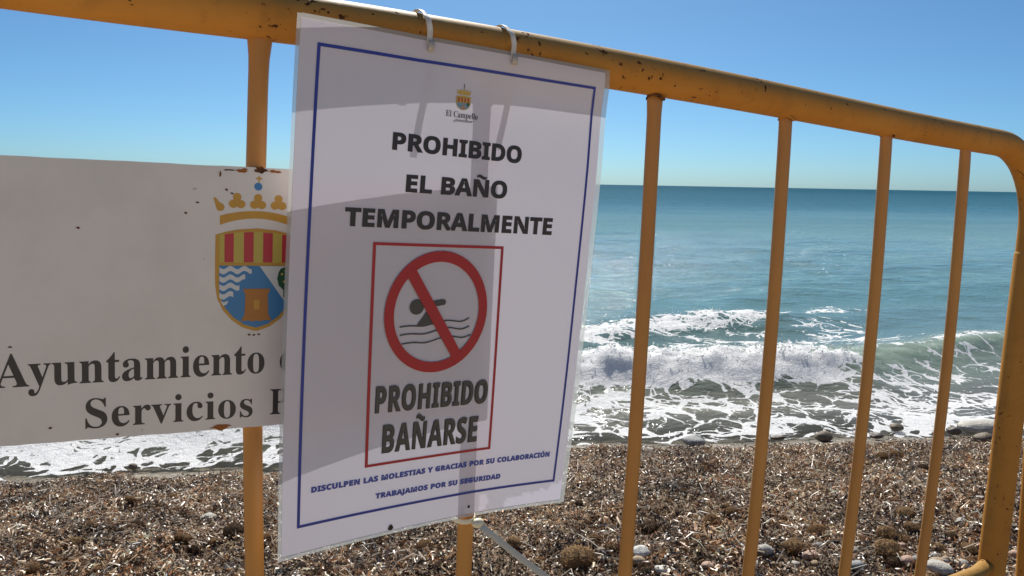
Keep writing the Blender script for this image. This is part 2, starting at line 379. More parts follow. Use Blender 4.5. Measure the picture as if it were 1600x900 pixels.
put_stone(1085, 695, 36, 'grey', 'grey tan stone at the water edge between two middle bars', flat=.45, seed=20)
put_stone(1055, 701, 16, 'wet', 'small dark stone left of the grey tan water edge stone', flat=.5, seed=21)
put_stone(1012, 707, 22, 'wet', 'dark wet stone at the water edge just right of the third bar', flat=.35, seed=22)
put_stone(1287, 687, 27, 'brown', 'blocky brown stone standing alone at the water edge', flat=.55, seed=23)
put_stone(1215, 687, 28, 'wet', 'flat dark stone in the wash right of the fourth bar', flat=.28, seed=24, long=1.6)
put_stone(1400, 672, 22, 'brown', 'reddish brown stone in the shallow wash between the last two bars', flat=.55, seed=25)
put_stone(1369, 684, 22, 'wet', 'low dark stone at the water edge beside the fifth bar', flat=.4, seed=26)
put_stone(1490, 678, 22, 'wet', 'dark rounded stone in front of the pale flat rock', flat=.6, seed=27)
put_stone(1532, 672, 84, 'pale', 'pale flat rock at the water edge next to the thick end post', flat=.22, seed=28, long=1.8)
put_stone(1536, 690, 30, 'brown', 'brown lump of rock on the litter beside the thick end post', flat=.55, seed=29)
put_stone(208, 733, 13, 'brown', 'small round brown pebble in the foam below the white town sign', flat=.8, seed=30)
SM['tan'] = stone_mat('tan_stone', (.42, .30, .18)); SM['pink'] = stone_mat('pinkish_stone', (.46, .30, .22))
for k in range(70):
    x, y = random.choice(((random.uniform(1260, 1600), random.uniform(850, 899)), (random.uniform(1400, 1600), random.uniform(820, 899)), (random.uniform(880, 1260), random.uniform(862, 899))))
    put_stone(x, y, random.uniform(12, 26), random.choice(('tan', 'pink', 'tan', 'pale', 'grey', 'brown')), 'rounded pebble in the shingle patch at the foot of the barrier', 'rounded pebbles of the shingle patch', flat=random.uniform(.5, .75), sink=.35)
GP = 'small pebbles scattered in the seagrass litter'
for k in range(46):
    y = random.choice((random.uniform(735, 897), random.uniform(840, 899))); x = random.choice((random.uniform(10, 430), random.uniform(900, 1590), random.uniform(900, 1590)))
    put_stone(x, y, random.uniform(7, 15)*(.6+(y-700)/300), random.choice(('pale', 'grey', 'white', 'pale', 'brown')), 'small weathered pebble half buried in the dry seagrass litter', GP, flat=random.uniform(.45, .75), sink=.5)

def ball_mesh(seed):
    r = random.Random(seed); bm = bmesh.new(); bmesh.ops.create_icosphere(bm, subdivisions=3, radius=.9)
    from mathutils import noise
    o = Vector((r.uniform(0, 90), r.uniform(0, 90), r.uniform(0, 90)))
    for v in bm.verts:
        v.co *= 1+.22*noise.noise(v.co*1.3+o)+.10*noise.noise(v.co*5+o); v.co.z *= .82
    vs0 = [v.co.copy() for v in bm.verts]
    for k in range(520):                              # matted fibres
        p0 = r.choice(vs0); n = p0.normalized(); tdir = n.cross(Vector((r.gauss(0, 1), r.gauss(0, 1), r.gauss(0, 1)))).normalized()
        L = r.uniform(.25, .6); b = n.cross(tdir)*.022; lift = r.uniform(.02, .22)
        a1 = p0*.99; a2 = p0*1.0+tdir*L*.5+n*lift*.6; a3 = p0*.9+tdir*L+n*lift*.5
        q = [bm.verts.new(z) for z in (a1-b, a1+b, a2-b, a2+b, a3-b*.4, a3+b*.4)]
        bm.faces.new((q[0], q[1], q[3], q[2])); bm.faces.new((q[2], q[3], q[5], q[4]))
    me = bpy.data.meshes.new('seagrass_ball'); bm.to_mesh(me); bm.free(); return me
def fibre(name, c):
    m = mat(name, c, .85, .2); N = NT(m); oc = N.coord(); f = N.noise(N.mapping(oc, (1, 1, 1)), 7, 5, .7)
    N.link(N.ramp(f, (.3, tuple(x*.45 for x in c)), (.7, tuple(x*1.35 for x in c))), N.bsdf.inputs['Base Color'])
    N.link(N.bump(f, .9, .1), N.bsdf.inputs['Normal'])
    t_ = N.new('ShaderNodeBsdfTranslucent'); t_.inputs[0].default_value = (*c, 1); m_ = N.new('ShaderNodeMixShader'); m_.inputs[0].default_value = .3
    N.link(N.bsdf.outputs[0], m_.inputs[1]); N.link(t_.outputs[0], m_.inputs[2]); N.link(m_.outputs[0], N.out.inputs[0]); return m
BM = {'tan': fibre('tan_fibre', (.70, .46, .24)), 'dark': fibre('dark_fibre', (.24, .15, .085)), 'mid': fibre('brown_fibre', (.55, .33, .165))}
ball_meshes = {(k, i): ball_mesh(40+i) for i in range(4) for k in BM}
for (k, i), me in ball_meshes.items(): me.materials.append(BM[k])
def put_ball(px, py, wpx, kind, label, group=None, long=1.0, yaw=None):
    P, t = ray(px, py); r = wpx*.5*t
    me = ball_meshes[(kind, random.randrange(4))]; o = bpy.data.objects.new('seagrass_ball', me); col.objects.link(o)
    me.polygons.foreach_set('use_smooth', [True]*len(me.polygons))
    o.location = P+Vector((0, 0, r*.50+.007)); o.scale = (r, r/long, r*.85/long**.5); o.rotation_euler = (random.uniform(-.3, .3), random.uniform(-.3, .3), random.uniform(0, 6) if yaw is None else yaw)
    return tag(o, label, 'seagrass ball', group)
put_ball(902, 893, 62, 'tan', 'largest matted seagrass ball, tan and oblong, below the paper notice', long=1.3, yaw=.2)
put_ball(1014, 836, 30, 'dark', 'round dark seagrass ball above the smooth white pebble', yaw=1)
put_ball(1142, 808, 19, 'mid', 'small brown seagrass ball left of the fourth bar halfway up the litter')
put_ball(1112, 824, 28, 'mid', 'brown seagrass ball just below the small one by the fourth bar', long=1.2, yaw=.1)
put_ball(1276, 842, 32, 'mid', 'oval brown seagrass ball right beside the fifth barrier bar', long=1.3, yaw=.1)
put_ball(1240, 865, 30, 'tan', 'tan seagrass ball on the pebbles between fourth and fifth bars')
put_ball(1413, 812, 26, 'tan', 'tan seagrass ball highest of the cluster between the last two bars')
put_ball(1424, 836, 27, 'mid', 'brown seagrass ball touching the last thin bar')
put_ball(1386, 845, 34, 'tan', 'flattened tan seagrass ball in the middle of the cluster', long=1.25, yaw=0)
put_ball(1384, 874, 42, 'tan', 'large tan seagrass ball in front of the cluster', long=1.15, yaw=.4)
put_ball(1396, 893, 32, 'dark', 'dark seagrass ball at the lower edge below the cluster')
put_ball(1400, 718, 20, 'mid', 'right one of two far brown seagrass balls near the waterline')
put_ball(1378, 719, 19, 'tan', 'left one of two far tan seagrass balls near the waterline')
put_ball(1441, 738, 18, 'dark', 'far dark seagrass ball against the last thin bar')
put_ball(1514, 868, 24, 'tan', 'tan seagrass ball left of the thick end post')
put_ball(955, 867, 26, 'mid', 'brown seagrass ball left of the third barrier bar')
put_ball(803, 858, 26, 'tan', 'tan seagrass ball right of the bar below the paper, under the tie strap')
put_ball(664, 864, 28, 'mid', 'brown seagrass ball on the litter below the lower edge of the paper notice')
put_ball(115, 862, 36, 'tan', 'long tan seagrass roll at the lower left', long=1.9, yaw=.7)
put_ball(143, 830, 20, 'mid', 'round brown seagrass ball above the long tan roll')
put_ball(214, 828, 20, 'dark', 'dark seagrass ball right of the long tan roll')
put_ball(366, 842, 34, 'dark', 'large dark seagrass clump against the left bar')
put_ball(305, 868, 24, 'dark', 'flat dark seagrass ball left of the large clump', long=1.6, yaw=0)
put_ball(252, 768, 13, 'dark', 'tiny dark seagrass ball far up the litter left of the left bar')
put_ball(68, 796, 13, 'mid', 'tiny brown seagrass ball far up at the left edge')
GB = 'small seagrass balls scattered over the litter'
for k in range(60):
    y = random.choice((random.uniform(770, 897), random.uniform(835, 899))); x = random.choice((random.uniform(5, 430), random.uniform(890, 1590), random.uniform(890, 1590)))
    put_ball(x, y, random.uniform(10, 20)*(.6+(y-700)/300), random.choice(('tan', 'mid', 'mid', 'dark')), 'small matted brown seagrass ball among the dry litter', GB, long=random.uniform(1, 1.4))

